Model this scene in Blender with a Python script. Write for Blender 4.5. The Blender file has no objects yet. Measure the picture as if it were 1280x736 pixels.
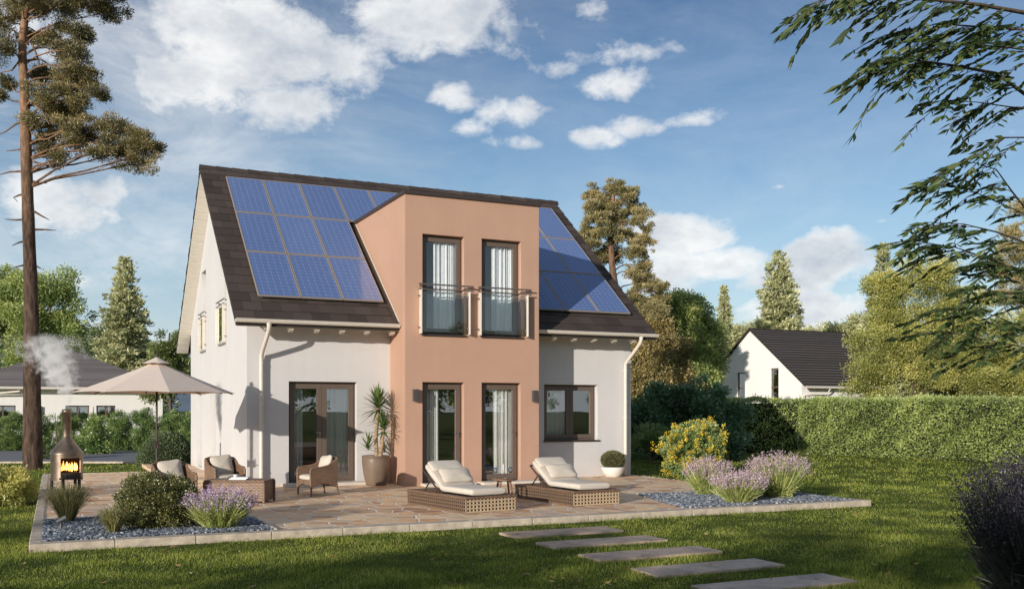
import bpy, bmesh, math, random
import numpy as np
from mathutils import Vector, Matrix
rng = np.random.default_rng(7)
random.seed(7)
SC = bpy.context.scene
COL = SC.collection
R = math.radians

# ------------------------------------------------------------------ survey
# The world frame is the main house: x along its terrace front, y into it,
# z = 0 on the terrace.  The photographer stands 22 m in front of it.
FOC, HOR, TH, XA, YA, EYE = 1218.284, 511.339, .438, -5.913, 21.737, 1.75
ct, st = math.cos(TH), math.sin(TH)
def plan(X, Y):                      # metres right / ahead of the photographer -> world x, y
    dx, dy = X - XA, Y - YA
    return dx*ct + dy*st, -dx*st + dy*ct
def site(u, v, Y):                   # survey sighting at distance Y -> world point
    x, y = plan((u-640)/FOC*Y, Y)
    return Vector((x, y, EYE - (v-HOR)/FOC*Y))
CAMX, CAMY = plan(0, 0)
GZ = -.10                            # lawn level

# ------------------------------------------------------------------ objects
def tag(o, label=None, cat=None, group=None, kind=None):
    if label: o['label'] = label
    if cat: o['category'] = cat
    if group: o['group'] = group
    if kind: o['kind'] = kind
    return o
def thing(name, label, cat, loc=(0,0,0), rz=0, group=None):
    o = bpy.data.objects.new(name, None); COL.objects.link(o)
    o.location = loc; o.rotation_euler = (0, 0, rz)
    o.empty_display_size = .2
    return tag(o, label, cat, group)
def link(name, me, parent=None, loc=None):
    o = bpy.data.objects.new(name, me); COL.objects.link(o)
    if parent: o.parent = parent
    if loc is not None: o.location = loc
    return o
def copy_tree(o, parent=None):
    c = o.copy(); COL.objects.link(c); c.parent = parent
    for ch in list(o.children): copy_tree(ch, c)
    return c
def np_mesh(name, V, F, mat, rnd=None, smooth=False):
    V = np.asarray(V, np.float32).reshape(-1, 3); F = np.asarray(F, np.int32)
    k = F.shape[1]
    me = bpy.data.meshes.new(name)
    me.vertices.add(len(V)); me.vertices.foreach_set('co', V.ravel())
    me.loops.add(F.size); me.loops.foreach_set('vertex_index', F.ravel())
    me.polygons.add(len(F))
    me.polygons.foreach_set('loop_start', np.arange(0, F.size, k, dtype=np.int32))
    me.polygons.foreach_set('loop_total', np.full(len(F), k, np.int32))
    me.polygons.foreach_set('use_smooth', np.full(len(F), bool(smooth)))
    if rnd is not None:
        a = me.attributes.new('rnd', 'FLOAT', 'FACE')
        a.data.foreach_set('value', np.asarray(rnd, np.float32))
    me.update(calc_edges=True)
    me.materials.append(mat)
    return me

class MB:
    """collects solids and turns them into one mesh"""
    def __init__(s): s.v = []; s.f = []; s.sm = []; s.r = []; s.M = None; s.cr = 0.5
    def add(s, vs, fs, smooth=False):
        b = len(s.v)
        for p in vs:
            p = Vector(p)
            s.v.append(tuple(s.M @ p) if s.M else tuple(p))
        for f in fs:
            s.f.append([b+i for i in f]); s.sm.append(smooth); s.r.append(s.cr)
        return s
    def box(s, x0, x1, y0, y1, z0, z1):
        return s.add([(x0,y0,z0),(x1,y0,z0),(x1,y1,z0),(x0,y1,z0),(x0,y0,z1),(x1,y0,z1),(x1,y1,z1),(x0,y1,z1)],
              [(0,3,2,1),(4,5,6,7),(0,1,5,4),(1,2,6,5),(2,3,7,6),(3,0,4,7)])
    def prism_x(s, poly, x0, x1):    # poly of (y,z)
        n = len(poly)
        vs = [(x0,a,b) for a,b in poly] + [(x1,a,b) for a,b in poly]
        return s.add(vs, [tuple(range(n))[::-1], tuple(range(n,2*n))] + [(i,(i+1)%n,n+(i+1)%n,n+i) for i in range(n)])
    def prism_y(s, poly, y0, y1):    # poly of (x,z)
        n = len(poly)
        vs = [(a,y0,b) for a,b in poly] + [(a,y1,b) for a,b in poly]
        return s.add(vs, [tuple(range(n)), tuple(range(n,2*n))[::-1]] + [(i,n+i,n+(i+1)%n,(i+1)%n) for i in range(n)])
    def prism_z(s, poly, z0, z1):
        n = len(poly)
        vs = [(a,b,z0) for a,b in poly] + [(a,b,z1) for a,b in poly]
        return s.add(vs, [tuple(range(n))[::-1], tuple(range(n,2*n))] + [(i,(i+1)%n,n+(i+1)%n,n+i) for i in range(n)])
    def tube(s, pts, rad, n=8, cap=True):
        pts = [Vector(p) for p in pts]
        if not hasattr(rad, '__len__'): rad = [rad]*len(pts)
        vs = []; fs = []; up = None
        for i, p in enumerate(pts):
            d = (pts[min(i+1,len(pts)-1)] - pts[max(i-1,0)]).normalized()
            if up is None:
                up = Vector((0,0,1)) if abs(d.z) < .9 else Vector((1,0,0))
            a = d.cross(up).normalized(); b = a.cross(d).normalized(); up = b
            for k in range(n):
                t = 2*math.pi*k/n
                vs.append(p + a*math.cos(t)*rad[i] + b*math.sin(t)*rad[i])
        for i in range(len(pts)-1):
            for k in range(n):
                fs.append((i*n+k, i*n+(k+1)%n, (i+1)*n+(k+1)%n, (i+1)*n+k))
        s.add(vs, fs, True)
        if cap:
            s.add(vs[:n], [tuple(range(n))]); s.add(vs[-n:], [tuple(range(n))[::-1]])
        return s
    def lathe(s, prof, n=32, cx=0, cy=0, a0=0, a1=2*math.pi, smooth=True):
        full = abs(a1-a0-2*math.pi) < 1e-6; m = n if full else n+1
        vs = [(cx+r*math.cos(a0+(a1-a0)*k/n), cy+r*math.sin(a0+(a1-a0)*k/n), z) for r, z in prof for k in range(m)]
        fs = []
        for i in range(len(prof)-1):
            for k in range(n):
                fs.append((i*m+k, i*m+(k+1)%m, (i+1)*m+(k+1)%m, (i+1)*m+k))
        return s.add(vs, fs, smooth)
    def cushion(s, cx, cy, cz, sx, sy, sz, e=.28, n=18, pinch=0, sag=0):
        vs = []; fs = []
        def c(t, e): q = math.cos(t); return math.copysign(abs(q)**e, q)
        def si(t, e): q = math.sin(t); return math.copysign(abs(q)**e, q)
        m = n*2
        for i in range(n+1):
            ph = -math.pi/2 + math.pi*i/n
            for k in range(m):
                t = 2*math.pi*k/m
                x = c(ph, .55)*c(t, e); y = c(ph, .55)*si(t, e); z = si(ph, .7)
                if pinch:
                    q = (x*x)*(y*y); z *= (1 - pinch*max(abs(x),abs(y))**3)
                    x *= 1 + .06*q - .05*(1-abs(y)); y *= 1 + .06*q - .05*(1-abs(x))
                z += sag*(1-(x*x+y*y)*.5)
                z += .03*math.sin(x*5+y*3)
                vs.append((cx+x*sx, cy+y*sy, cz+z*sz))
        for i in range(n):
            for k in range(m):
                fs.append((i*m+k, i*m+(k+1)%m, (i+1)*m+(k+1)%m, (i+1)*m+k))
        return s.add(vs, fs, True)
    def build(s, name, mat, parent=None, bevel=0):
        me = bpy.data.meshes.new(name)
        me.from_pydata(s.v, [], s.f)
        me.polygons.foreach_set('use_smooth', s.sm)
        a = me.attributes.new('rnd', 'FLOAT', 'FACE'); a.data.foreach_set('value', s.r)
        me.materials.append(mat)
        bm = bmesh.new(); bm.from_mesh(me)
        if not any(s.sm): pass
        bmesh.ops.recalc_face_normals(bm, faces=bm.faces[:])
        bm.to_mesh(me); bm.free(); me.update()
        o = link(name, me, parent)
        if bevel:
            b = o.modifiers.new('bevel', 'BEVEL'); b.width = bevel; b.segments = 2; b.limit_method = 'ANGLE'; b.angle_limit = R(50)
        return o

# ------------------------------------------------------------------ materials
def newmat(name):
    m = bpy.data.materials.new(name); m.use_nodes = True
    nt = m.node_tree; nt.nodes.clear()
    return m, nt, nt.nodes, nt.links
def N(nt, t, **kw):
    n = nt.nodes.new(t)
    for k, v in kw.items():
        if k in n.inputs: n.inputs[k].default_value = v
        else: setattr(n, k, v)
    return n
def ramp(nt, stops, interp='LINEAR'):
    n = nt.nodes.new('ShaderNodeValToRGB'); e = n.color_ramp.elements; n.color_ramp.interpolation = interp
    while len(e) < len(stops): e.new(.5)
    for i, (p, c) in enumerate(stops): e[i].position = p; e[i].color = (*c, 1)
    return n
def plain(name, col, rough=.6, metal=0, noise=0, nscale=20, bump=0, bscale=60, coord='Object', spec=.5, stretch=None, col2=None, trans=0):
    m, nt, nd, ln = newmat(name)
    out = N(nt, 'ShaderNodeOutputMaterial'); b = N(nt, 'ShaderNodeBsdfPrincipled')
    b.inputs['Base Color'].default_value = (*col, 1); b.inputs['Roughness'].default_value = rough
    b.inputs['Metallic'].default_value = metal; b.inputs['Specular IOR Level'].default_value = spec
    tc = N(nt, 'ShaderNodeTexCoord'); src = tc.outputs[coord]
    if stretch:
        mp = N(nt, 'ShaderNodeMapping'); mp.inputs['Scale'].default_value = stretch
        ln.new(src, mp.inputs['Vector']); src = mp.outputs['Vector']
    if noise:
        t = N(nt, 'ShaderNodeTexNoise', Scale=nscale, Detail=6.0, Roughness=.65); ln.new(src, t.inputs['Vector'])
        c2 = col2 or tuple(c*(1-noise) for c in col); c1 = tuple(min(1, c*(1+noise*.5)) for c in col) if not col2 else col
        r = ramp(nt, [(.3, c2), (.7, c1)]); ln.new(t.outputs['Fac'], r.inputs['Fac']); ln.new(r.outputs['Color'], b.inputs['Base Color'])
    if bump:
        t2 = N(nt, 'ShaderNodeTexNoise', Scale=bscale, Detail=5.0); ln.new(src, t2.inputs['Vector'])
        bp = N(nt, 'ShaderNodeBump', Strength=bump, Distance=.01); ln.new(t2.outputs['Fac'], bp.inputs['Height']); ln.new(bp.outputs['Normal'], b.inputs['Normal'])
    ln.new(b.outputs[0], out.inputs[0])
    return m
def leafmat(name, dark, mid, light, trans=.3, clump=1.0, tscale=1.5, gloss=.08, k=1.0):
    dark, mid, light = [tuple(min(.8, c*k) for c in q) for q in (dark, mid, light)]
    m, nt, nd, ln = newmat(name)
    out = N(nt, 'ShaderNodeOutputMaterial')
    at = N(nt, 'ShaderNodeAttribute', attribute_name='rnd')
    geo = N(nt, 'ShaderNodeNewGeometry')
    nz = N(nt, 'ShaderNodeTexNoise', Scale=tscale, Detail=3.0); ln.new(geo.outputs['Position'], nz.inputs['Vector'])
    mx = N(nt, 'ShaderNodeMath', operation='MULTIPLY_ADD'); mx.inputs[1].default_value = 1.6*clump; mx.inputs[2].default_value = -.8*clump
    ln.new(nz.outputs['Fac'], mx.inputs[0])
    ad = N(nt, 'ShaderNodeMath', operation='ADD', use_clamp=True); ln.new(at.outputs['Fac'], ad.inputs[0]); ln.new(mx.outputs[0], ad.inputs[1])
    r = ramp(nt, [(.05, dark), (.5, mid), (.95, light)]); ln.new(ad.outputs[0], r.inputs['Fac'])
    d = N(nt, 'ShaderNodeBsdfDiffuse'); t = N(nt, 'ShaderNodeBsdfTranslucent'); g = N(nt, 'ShaderNodeBsdfGlossy', Roughness=.45)
    g.inputs['Color'].default_value = (.9, .9, .8, 1)
    ln.new(r.outputs['Color'], d.inputs['Color']); ln.new(r.outputs['Color'], t.inputs['Color'])
    m1 = N(nt, 'ShaderNodeMixShader', Fac=trans); ln.new(d.outputs[0], m1.inputs[1]); ln.new(t.outputs[0], m1.inputs[2])
    m2 = N(nt, 'ShaderNodeMixShader', Fac=gloss); ln.new(m1.outputs[0], m2.inputs[1]); ln.new(g.outputs[0], m2.inputs[2])
    ln.new(m2.outputs[0], out.inputs[0])
    return m
def rndmat(name, stops, rough=.7, spec=.3, nscale=8, namp=.25, bump=.3, bscale=60, metal=0):
    """colour picked per face (attribute rnd) plus noise"""
    m, nt, nd, ln = newmat(name)
    out = N(nt, 'ShaderNodeOutputMaterial'); b = N(nt, 'ShaderNodeBsdfPrincipled')
    b.inputs['Roughness'].default_value = rough; b.inputs['Specular IOR Level'].default_value = spec; b.inputs['Metallic'].default_value = metal
    at = N(nt, 'ShaderNodeAttribute', attribute_name='rnd')
    geo = N(nt, 'ShaderNodeNewGeometry')
    nz = N(nt, 'ShaderNodeTexNoise', Scale=nscale, Detail=6.0); ln.new(geo.outputs['Position'], nz.inputs['Vector'])
    mx = N(nt, 'ShaderNodeMath', operation='MULTIPLY_ADD'); mx.inputs[1].default_value = 2*namp; mx.inputs[2].default_value = -namp
    ln.new(nz.outputs['Fac'], mx.inputs[0])
    ad = N(nt, 'ShaderNodeMath', operation='ADD', use_clamp=True); ln.new(at.outputs['Fac'], ad.inputs[0]); ln.new(mx.outputs[0], ad.inputs[1])
    r = ramp(nt, stops); ln.new(ad.outputs[0], r.inputs['Fac']); ln.new(r.outputs['Color'], b.inputs['Base Color'])
    if bump:
        t2 = N(nt, 'ShaderNodeTexNoise', Scale=bscale, Detail=4.0); ln.new(geo.outputs['Position'], t2.inputs['Vector'])
        bp = N(nt, 'ShaderNodeBump', Strength=bump, Distance=.01); ln.new(t2.outputs['Fac'], bp.inputs['Height']); ln.new(bp.outputs['Normal'], b.inputs['Normal'])
    ln.new(b.outputs[0], out.inputs[0])
    return m

def plaster(name, col, var=.06, streak=True):
    m, nt, nd, ln = newmat(name)
    out = N(nt, 'ShaderNodeOutputMaterial'); b = N(nt, 'ShaderNodeBsdfPrincipled', Roughness=.9); b.inputs['Specular IOR Level'].default_value = .15
    geo = N(nt, 'ShaderNodeNewGeometry')
    n1 = N(nt, 'ShaderNodeTexNoise', Scale=.9, Detail=7.0, Roughness=.7); ln.new(geo.outputs['Position'], n1.inputs['Vector'])
    r = ramp(nt, [(.3, tuple(c*(1-var) for c in col)), (.7, col)]); ln.new(n1.outputs['Fac'], r.inputs['Fac'])
    # faint rain streaks and splash dirt near the ground
    mp = N(nt, 'ShaderNodeMapping'); mp.inputs['Scale'].default_value = (6, 6, .35); ln.new(geo.outputs['Position'], mp.inputs['Vector'])
    n3 = N(nt, 'ShaderNodeTexNoise', Scale=1.0, Detail=5.0); ln.new(mp.outputs[0], n3.inputs['Vector'])
    r3 = ramp(nt, [(.35, (.93, .92, .9)), (.6, (1, 1, 1))]); ln.new(n3.outputs['Fac'], r3.inputs['Fac'])
    mm = N(nt, 'ShaderNodeMix', data_type='RGBA', blend_type='MULTIPLY'); mm.inputs[0].default_value = .22
    ln.new(r.outputs['Color'], mm.inputs[6]); ln.new(r3.outputs['Color'], mm.inputs[7])
    sx = N(nt, 'ShaderNodeSeparateXYZ'); ln.new(geo.outputs['Position'], sx.inputs[0])
    mr = N(nt, 'ShaderNodeMapRange'); mr.inputs[1].default_value = 0; mr.inputs[2].default_value = .35; mr.inputs[3].default_value = .3; mr.inputs[4].default_value = 0
    ln.new(sx.outputs['Z'], mr.inputs[0])
    md = N(nt, 'ShaderNodeMix', data_type='RGBA', blend_type='MULTIPLY'); md.inputs[7].default_value = (.72, .66, .6, 1)
    ln.new(mr.outputs[0], md.inputs[0]); ln.new(mm.outputs[2], md.inputs[6])
    ln.new(md.outputs[2], b.inputs['Base Color'])
    n2 = N(nt, 'ShaderNodeTexNoise', Scale=70.0, Detail=6.0, Roughness=.7); ln.new(geo.outputs['Position'], n2.inputs['Vector'])
    bp = N(nt, 'ShaderNodeBump', Strength=.6, Distance=.008); ln.new(n2.outputs['Fac'], bp.inputs['Height']); ln.new(bp.outputs['Normal'], b.inputs['Normal'])
    ln.new(b.outputs[0], out.inputs[0])
    return m

def glassmat(name, tint=(.75,.8,.82), refl=.18):
    m, nt, nd, ln = newmat(name)
    out = N(nt, 'ShaderNodeOutputMaterial')
    tr = N(nt, 'ShaderNodeBsdfTransparent'); tr.inputs['Color'].default_value = (*tint, 1)
    gl = N(nt, 'ShaderNodeBsdfGlossy', Roughness=.0); gl.inputs['Color'].default_value = (1, 1, 1, 1)
    fr = N(nt, 'ShaderNodeFresnel', IOR=1.5)
    ad = N(nt, 'ShaderNodeMath', operation='ADD', use_clamp=True); ln.new(fr.outputs[0], ad.inputs[0]); ad.inputs[1].default_value = refl
    geo = N(nt, 'ShaderNodeNewGeometry'); n2 = N(nt, 'ShaderNodeTexNoise', Scale=1.3, Detail=1.0); ln.new(geo.outputs['Position'], n2.inputs['Vector'])
    bp = N(nt, 'ShaderNodeBump', Strength=.012, Distance=.05); ln.new(n2.outputs['Fac'], bp.inputs['Height']); ln.new(bp.outputs['Normal'], gl.inputs['Normal'])
    mx = N(nt, 'ShaderNodeMixShader'); ln.new(ad.outputs[0], mx.inputs[0]); ln.new(tr.outputs[0], mx.inputs[1]); ln.new(gl.outputs[0], mx.inputs[2])
    ln.new(mx.outputs[0], out.inputs[0])
    return m

def wicker(name, light, dark, s=34):
    m, nt, nd, ln = newmat(name)
    out = N(nt, 'ShaderNodeOutputMaterial'); b = N(nt, 'ShaderNodeBsdfPrincipled', Roughness=.5)
    tc = N(nt, 'ShaderNodeTexCoord')
    sep = N(nt, 'ShaderNodeSeparateXYZ'); ln.new(tc.outputs['Object'], sep.inputs[0])
    def mth(op, a, b_=None, c=None):
        n = N(nt, 'ShaderNodeMath', operation=op)
        for i, q in enumerate((a, b_, c)):
            if q is None: continue
            if isinstance(q, (int, float)): n.inputs[i].default_value = q
            else: ln.new(q, n.inputs[i])
        return n.outputs[0]
    h = mth('MULTIPLY', mth('ADD', sep.outputs['X'], sep.outputs['Y']), s*2)
    v = mth('MULTIPLY', sep.outputs['Z'], s*3)
    sv = mth('SINE', v); sh = mth('SINE', h)
    # over-under weave: strands bulge where the signs agree
    w = mth('MULTIPLY', sv, sh)
    g = mth('MULTIPLY', mth('ABSOLUTE', sv), .6)
    f = mth('ADD', mth('MULTIPLY', w, .35), g)
    nz = N(nt, 'ShaderNodeTexNoise', Scale=7.0, Detail=4.0); ln.new(tc.outputs['Object'], nz.inputs['Vector'])
    f2 = mth('ADD', f, mth('MULTIPLY_ADD', nz.outputs['Fac'], .8, -.3))
    r = ramp(nt, [(.0, dark), (.35, tuple((a+b2)/2 for a, b2 in zip(dark, light))), (.8, light)]); ln.new(f2, r.inputs['Fac'])
    ln.new(r.outputs['Color'], b.inputs['Base Color'])
    bp = N(nt, 'ShaderNodeBump', Strength=.8, Distance=.006); ln.new(f, bp.inputs['Height']); ln.new(bp.outputs['Normal'], b.inputs['Normal'])
    ln.new(b.outputs[0], out.inputs[0])
    return m

M = {}
M['white'] = plaster('white_render', (.64, .625, .62), .07)
M['nwhite'] = plaster('bright_white_render', (.88, .86, .83), .04)
M['terra'] = plaster('terracotta_render', (.52, .325, .235), .10)
M['inner'] = plain('interior_paint', (.30, .28, .26), .9)
M['floorin'] = plain('interior_floor', (.16, .10, .06), .5, noise=.3, nscale=4)
M['tile'] = rndmat('dark_brown_roof_tile', [(0, (.050,.038,.034)), (.5, (.066,.051,.045)), (1, (.085,.066,.058))], rough=.75, spec=.25, nscale=1.2, namp=.2, bump=.25, bscale=90)
M['tileedge'] = plain('tile_underlay', (.03,.024,.02), .8)
M['soffit'] = plain('cream_boards', (.84, .79, .70), .6, noise=.04, nscale=5)
M['cream'] = plain('cream_painted_metal', (.70, .64, .56), .4, noise=.06, nscale=8)
M['frame'] = plain('bronze_window_frame', (.135, .10, .078), .42, noise=.12, nscale=30)
M['darkframe'] = plain('dark_brown_metal', (.05, .036, .03), .45)
M['glass'] = glassmat('window_glass', (.93,.95,.95), .24)
M['glass_up'] = glassmat('upper_window_glass', (.94,.97,1), .10)
M['rglass'] = glassmat('railing_glass', (.93,.96,.95), .05)
M['curtain'] = plain('white_voile_curtain', (.80, .79, .76), .9, noise=.05, nscale=6)
M['steel'] = plain('brushed_steel', (.42, .38, .34), .35, metal=.9, noise=.1, nscale=20)
M['panelframe'] = plain('panel_aluminium_frame', (.42, .36, .31), .5, metal=.3)
M['lamp'] = plain('anthracite_lamp', (.07, .062, .058), .5)
M['stone'] = plain('pale_kerb_stone', (.58, .49, .385), .85, noise=.4, nscale=5, bump=.5, bscale=40)
M['step'] = plain('door_step_stone', (.62, .56, .48), .8, noise=.12, nscale=5, bump=.2)
M['pstone'] = plain('slate_stepping_slab', (.52, .39, .29), .5, noise=.55, nscale=2.6, bump=.5, bscale=22, spec=.7)
M['wick'] = wicker('brown_wicker', (.31, .19, .12), (.05, .03, .02))
M['wickd'] = wicker('dark_wicker', (.26, .155, .095), (.04, .024, .016))
M['rattan'] = plain('lit_rattan_strand', (.60, .46, .30), .55, noise=.25, nscale=30)  # rattan of the lounger's foot end, its sunlight put into the colour
M['rattand'] = plain('dimmed_rattan_strand', (.20, .13, .085), .6, noise=.3, nscale=30)  # same rattan darkened in colour for the dimmer long sides
M['inbox'] = plain('weave_shade_dark', (.028, .018, .012), .9)  # near black, stands for the shade behind the lounger weave
M['cushion'] = plain('cream_cushion_fabric', (.64, .575, .49), .95, noise=.06, nscale=9, bump=.25, bscale=120)
M['pillow'] = plain('off_white_pillow_fabric', (.62, .55, .46), .95, noise=.08, nscale=9, bump=.3, bscale=90)
M['wood'] = plain('oiled_teak', (.22, .12, .065), .5, noise=.35, nscale=6, stretch=(1,1,8))
M['canvas'] = plain('beige_parasol_canvas', (.74, .62, .53), .9, noise=.05, nscale=4, bump=.15)
M['paper'] = plain('white_paper', (.82,.82,.8), .7)
M['potbr'] = plain('bronze_glazed_pot', (.20, .145, .105), .38, noise=.2, nscale=4)
M['potwh'] = plain('white_ceramic_bowl', (.78, .75, .70), .5, noise=.05)
M['soil'] = plain('soil', (.05,.035,.025), .95, noise=.3, nscale=30, bump=.8)
M['iron'] = plain('weathered_firepit_steel', (.24, .185, .145), .42, metal=.8, noise=.55, nscale=5, bump=.1)
M['soot'] = plain('soot_black_steel', (.02,.016,.013), .8)
M['asphalt'] = plain('grey_road_paving', (.20,.20,.215), .85, noise=.15, nscale=2, bump=.3)
M['nroof'] = rndmat('neighbour_dark_roof', [(0,(.15,.132,.13)), (1,(.23,.205,.20))], nscale=2, namp=.3, bump=.2)
M['bark'] = plain('grey_brown_bark', (.12,.085,.06), .95, noise=.5, nscale=3, bump=1, bscale=12, stretch=(3,3,.6))
M['glasswine'] = glassmat('wine_glass', (.95,.95,.95), .22)
# ================================================================== main house
W, D, ZE, ZR, OVL, OVR, EO = 10.025, 9.936, 3.682, 8.212, .362, .327, .719
BX0, BX1, BP, BZ = 3.331, 6.729, 1.106, 6.645
SL = (ZR-ZE)/(D/2+EO); PITCH = math.atan(SL)
def rz(y): return ZE + SL*((y if y < D/2 else D-y) + EO)
house = thing('house', 'white rendered two storey house with terracotta bay, dark tiled roof and blue solar panels', 'house', (0,0,0))

def wall_grid(mb, x0, x1, z0, z1, y0, y1, holes):
    xs = sorted({x0, x1, *[h[0] for h in holes], *[h[1] for h in holes]}); zs = sorted({z0, z1, *[h[2] for h in holes], *[h[3] for h in holes]})
    for i in range(len(xs)-1):
        for j in range(len(zs)-1):
            cx, cz = (xs[i]+xs[i+1])/2, (zs[j]+zs[j+1])/2
            if any(h[0] < cx < h[1] and h[2] < cz < h[3] for h in holes): continue
            mb.box(xs[i], xs[i+1], y0, y1, zs[j], zs[j+1])

DOORL = (.932, 2.519, .07, 2.385); WINR = (7.432, 9.008, .95, 2.388)
D1 = (3.745, 4.774, .05, 2.375); D2 = (5.221, 6.24, .05, 2.38)
U1 = (3.745, 4.774, 3.47, 5.77); U2 = (5.221, 6.25, 3.47, 5.77)
mb = MB()
wall_grid(mb, 0, BX0, -.1, 3.98, 0, .3, [DOORL])
wall_grid(mb, BX1, W, -.1, 3.98, 0, .3, [WINR])
wall_grid(mb, 0, W, -.1, 3.98, D-.3, D, [])
def gable(mb, x0, x1, holes):
    ys = sorted({.3, D-.3, D/2, *[h[0] for h in holes], *[h[1] for h in holes]})
    for a, b in zip(ys, ys[1:]):
        hs = sorted([h for h in holes if h[0] < (a+b)/2 < h[1]], key=lambda h: h[2]); z = -.1
        for h in hs:
            mb.prism_x([(a, z), (b, z), (b, h[2]), (a, h[2])], x0, x1); z = h[3]
        mb.prism_x([(a, z), (b, z), (b, rz(b)-.12), (a, rz(a)-.12)], x0, x1)
    for a, b in ((0, .3), (D-.3, D)):       # little triangles above the long walls
        mb.prism_x([(a, 3.98), (b, 3.98), (b, max(3.99, rz(b)-.12)), (a, max(3.99, rz(a)-.12))], x0, x1)
GW = [(6.55, 7.45, 3.42, 5.72), (2.95, 3.95, 3.42, 5.72), (7.42, 8.35, .05, 2.38), (4.72, 5.72, .05, 2.38)]
gable(mb, 0, .3, GW)
gable(mb, W-.3, W, [])
wall = mb.build('wall', M['white'], house)
mb = MB()
wall_grid(mb, BX0, BX1, -.1, BZ, -BP, -BP+.28, [D1, D2, U1, U2])
for xa, xb in ((BX0, BX0+.28), (BX1-.28, BX1)):
    mb.prism_x([(-BP+.28, -.1), (.25, -.1), (.25, rz(.25)-.12), (3.0, BZ), (-BP+.28, BZ)], xa, xb)
mb.build('bay_wall', M['terra'], house)
# inside: floors, partitions
mb = MB()
mb.box(.3, W-.3, .3, D-.3, 2.7, 3.0)
mb.box(BX0+.28, BX1-.28, -BP+.28, .3, 2.7, 3.0)
mb.box(.3, W-.3, 2.6, 2.7, 0, 2.7); mb.box(3.3, 3.4, .3, 2.6, 0, 2.7); mb.box(6.75, 6.85, .3, 2.6, 0, 2.7)
mb.box(.9, 9, 2.2, 2.3, 3.0, 5.8)
mb.box(1.2, 1.3, 2.7, D-.3, 0, 2.7)
mb.box(1.2, 1.3, 2.3, D-2.3, 3.0, 6.0)
mb.build('partition', M['inner'], house)
mb = MB(); mb.box(.3, W-.3, .3, D-.3, -.05, .045); mb.box(BX0+.28, BX1-.28, -BP+.28, .3, -.05, .045)
mb.build('inner_floor', M['floorin'], house)

# ---- windows
def pane_window(x0, x1, z0, z1, yw, leaves, fw=.085, name='window', curtain=None, glass='glass', frame='frame', handle=True, folds=9):
    """frame of a window or door standing in an opening of a wall facing -y"""
    yf = yw + .15; g = .002
    mb = MB()
    X0, X1, Z0, Z1 = x0+g, x1-g, z0+g, z1-g
    def ring(a, b, c, d, w, ya, yb):
        mb.box(a, b, ya, yb, d-w, d); mb.box(a, b, ya, yb, c, c+w)
        mb.box(a, a+w, ya, yb, c+w, d-w); mb.box(b-w, b, ya, yb, c+w, d-w)
    ring(X0, X1, Z0, Z1, .045, yf, yf+.09)
    cuts = [X0+.045] + [X0+.045+(X1-X0-.09)*l for l in leaves] + [X1-.045]
    gl = MB()
    for a, b in zip(cuts, cuts[1:]):
        ring(a+.003, b-.003, Z0+.048, Z1-.048, fw, yf-.02, yf+.055)
        gl.add([(a+fw, yf+.018, Z0+.045+fw), (b-fw, yf+.018, Z0+.045+fw), (b-fw, yf+.018, Z1-.045-fw), (a+fw, yf+.018, Z1-.045-fw)], [(0,1,2,3)])
    w = mb.build(name, M[frame], house, bevel=.004)
    gl.build('glass', M[glass], w)
    if handle:
        hb = MB(); xh = cuts[1]-.05; zm = (Z0+Z1)/2 - .1
        hb.box(xh-.012, xh+.012, yf-.05, yf-.02, zm, zm+.1).box(xh-.1, xh+.012, yf-.062, yf-.048, zm+.08, zm+.1)
        hb.build('handle', M['steel'], w)
    if curtain:
        for ca, cb, dep in curtain:
            n = 160; cols = []
            for i in range(n+1):
                t = i/n; x = ca+(cb-ca)*t
                ph = t*2*math.pi*folds
                y = yf + dep + (.022+.018*math.sin(ph*.37+x))*math.sin(ph+.8*math.sin(ph*.31+x*3)) + .012*math.sin(ph*2.3+1)
                cols.append((x + .02*math.sin(ph*.7+x*5), y))
            vs = [(x, y, Z0+.03) for x, y in cols] + [(x+.01*math.sin(i*.5), y*1.0, Z1-.02) for i, (x, y) in enumerate(cols)]
            cm = MB(); cm.add(vs, [(i, i+1, n+2+i, n+1+i) for i in range(n)], True)
            cm.build('curtain', M['curtain'], w)
    return w
pane_window(*DOORL, 0, [.5], .11, 'patio_door', [(DOORL[0]+.05, DOORL[0]+.36, .12), (1.80, 2.42, .12)], folds=6)
pane_window(*WINR, 0, [.52], .10, 'window', [(WINR[0]+.1, WINR[0]+.74, .12)], folds=6, handle=False)
pane_window(*D1, -BP, [], .11, 'patio_door', [(D1[0]+.12, D1[0]+.5, .14)], folds=4)
pane_window(*D2, -BP, [], .11, 'patio_door', [(D2[0]+.42, D2[1]-.08, .12)], folds=6)
pane_window(*U1, -BP, [], .10, 'balcony_window', [(U1[0]+.34, U1[1]-.06, .10)], glass='glass_up', handle=False, folds=7)
pane_window(*U2, -BP, [], .10, 'balcony_window', [(U2[0]+.36, U2[1]-.06, .10)], glass='glass_up', handle=False, folds=7)
# gable windows, in planes facing -x
for (a, b, z0, z1) in GW:
    mb = MB(); g = .003; x = .17
    mb.box(x, x+.07, a+g, b-g, z1-.09, z1-g).box(x, x+.07, a+g, b-g, z0+g, z0+.09).box(x, x+.07, a+g, a+.09, z0+.09, z1-.09).box(x, x+.07, b-.09, b-g, z0+.09, z1-.09)
    w = mb.build('gable_window', M['frame'], house)
    gm = MB(); gm.box(x+.02, x+.04, a+.09, b-.09, z0+.09, z1-.09); gm.build('glass', M['glass'], w)
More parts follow.
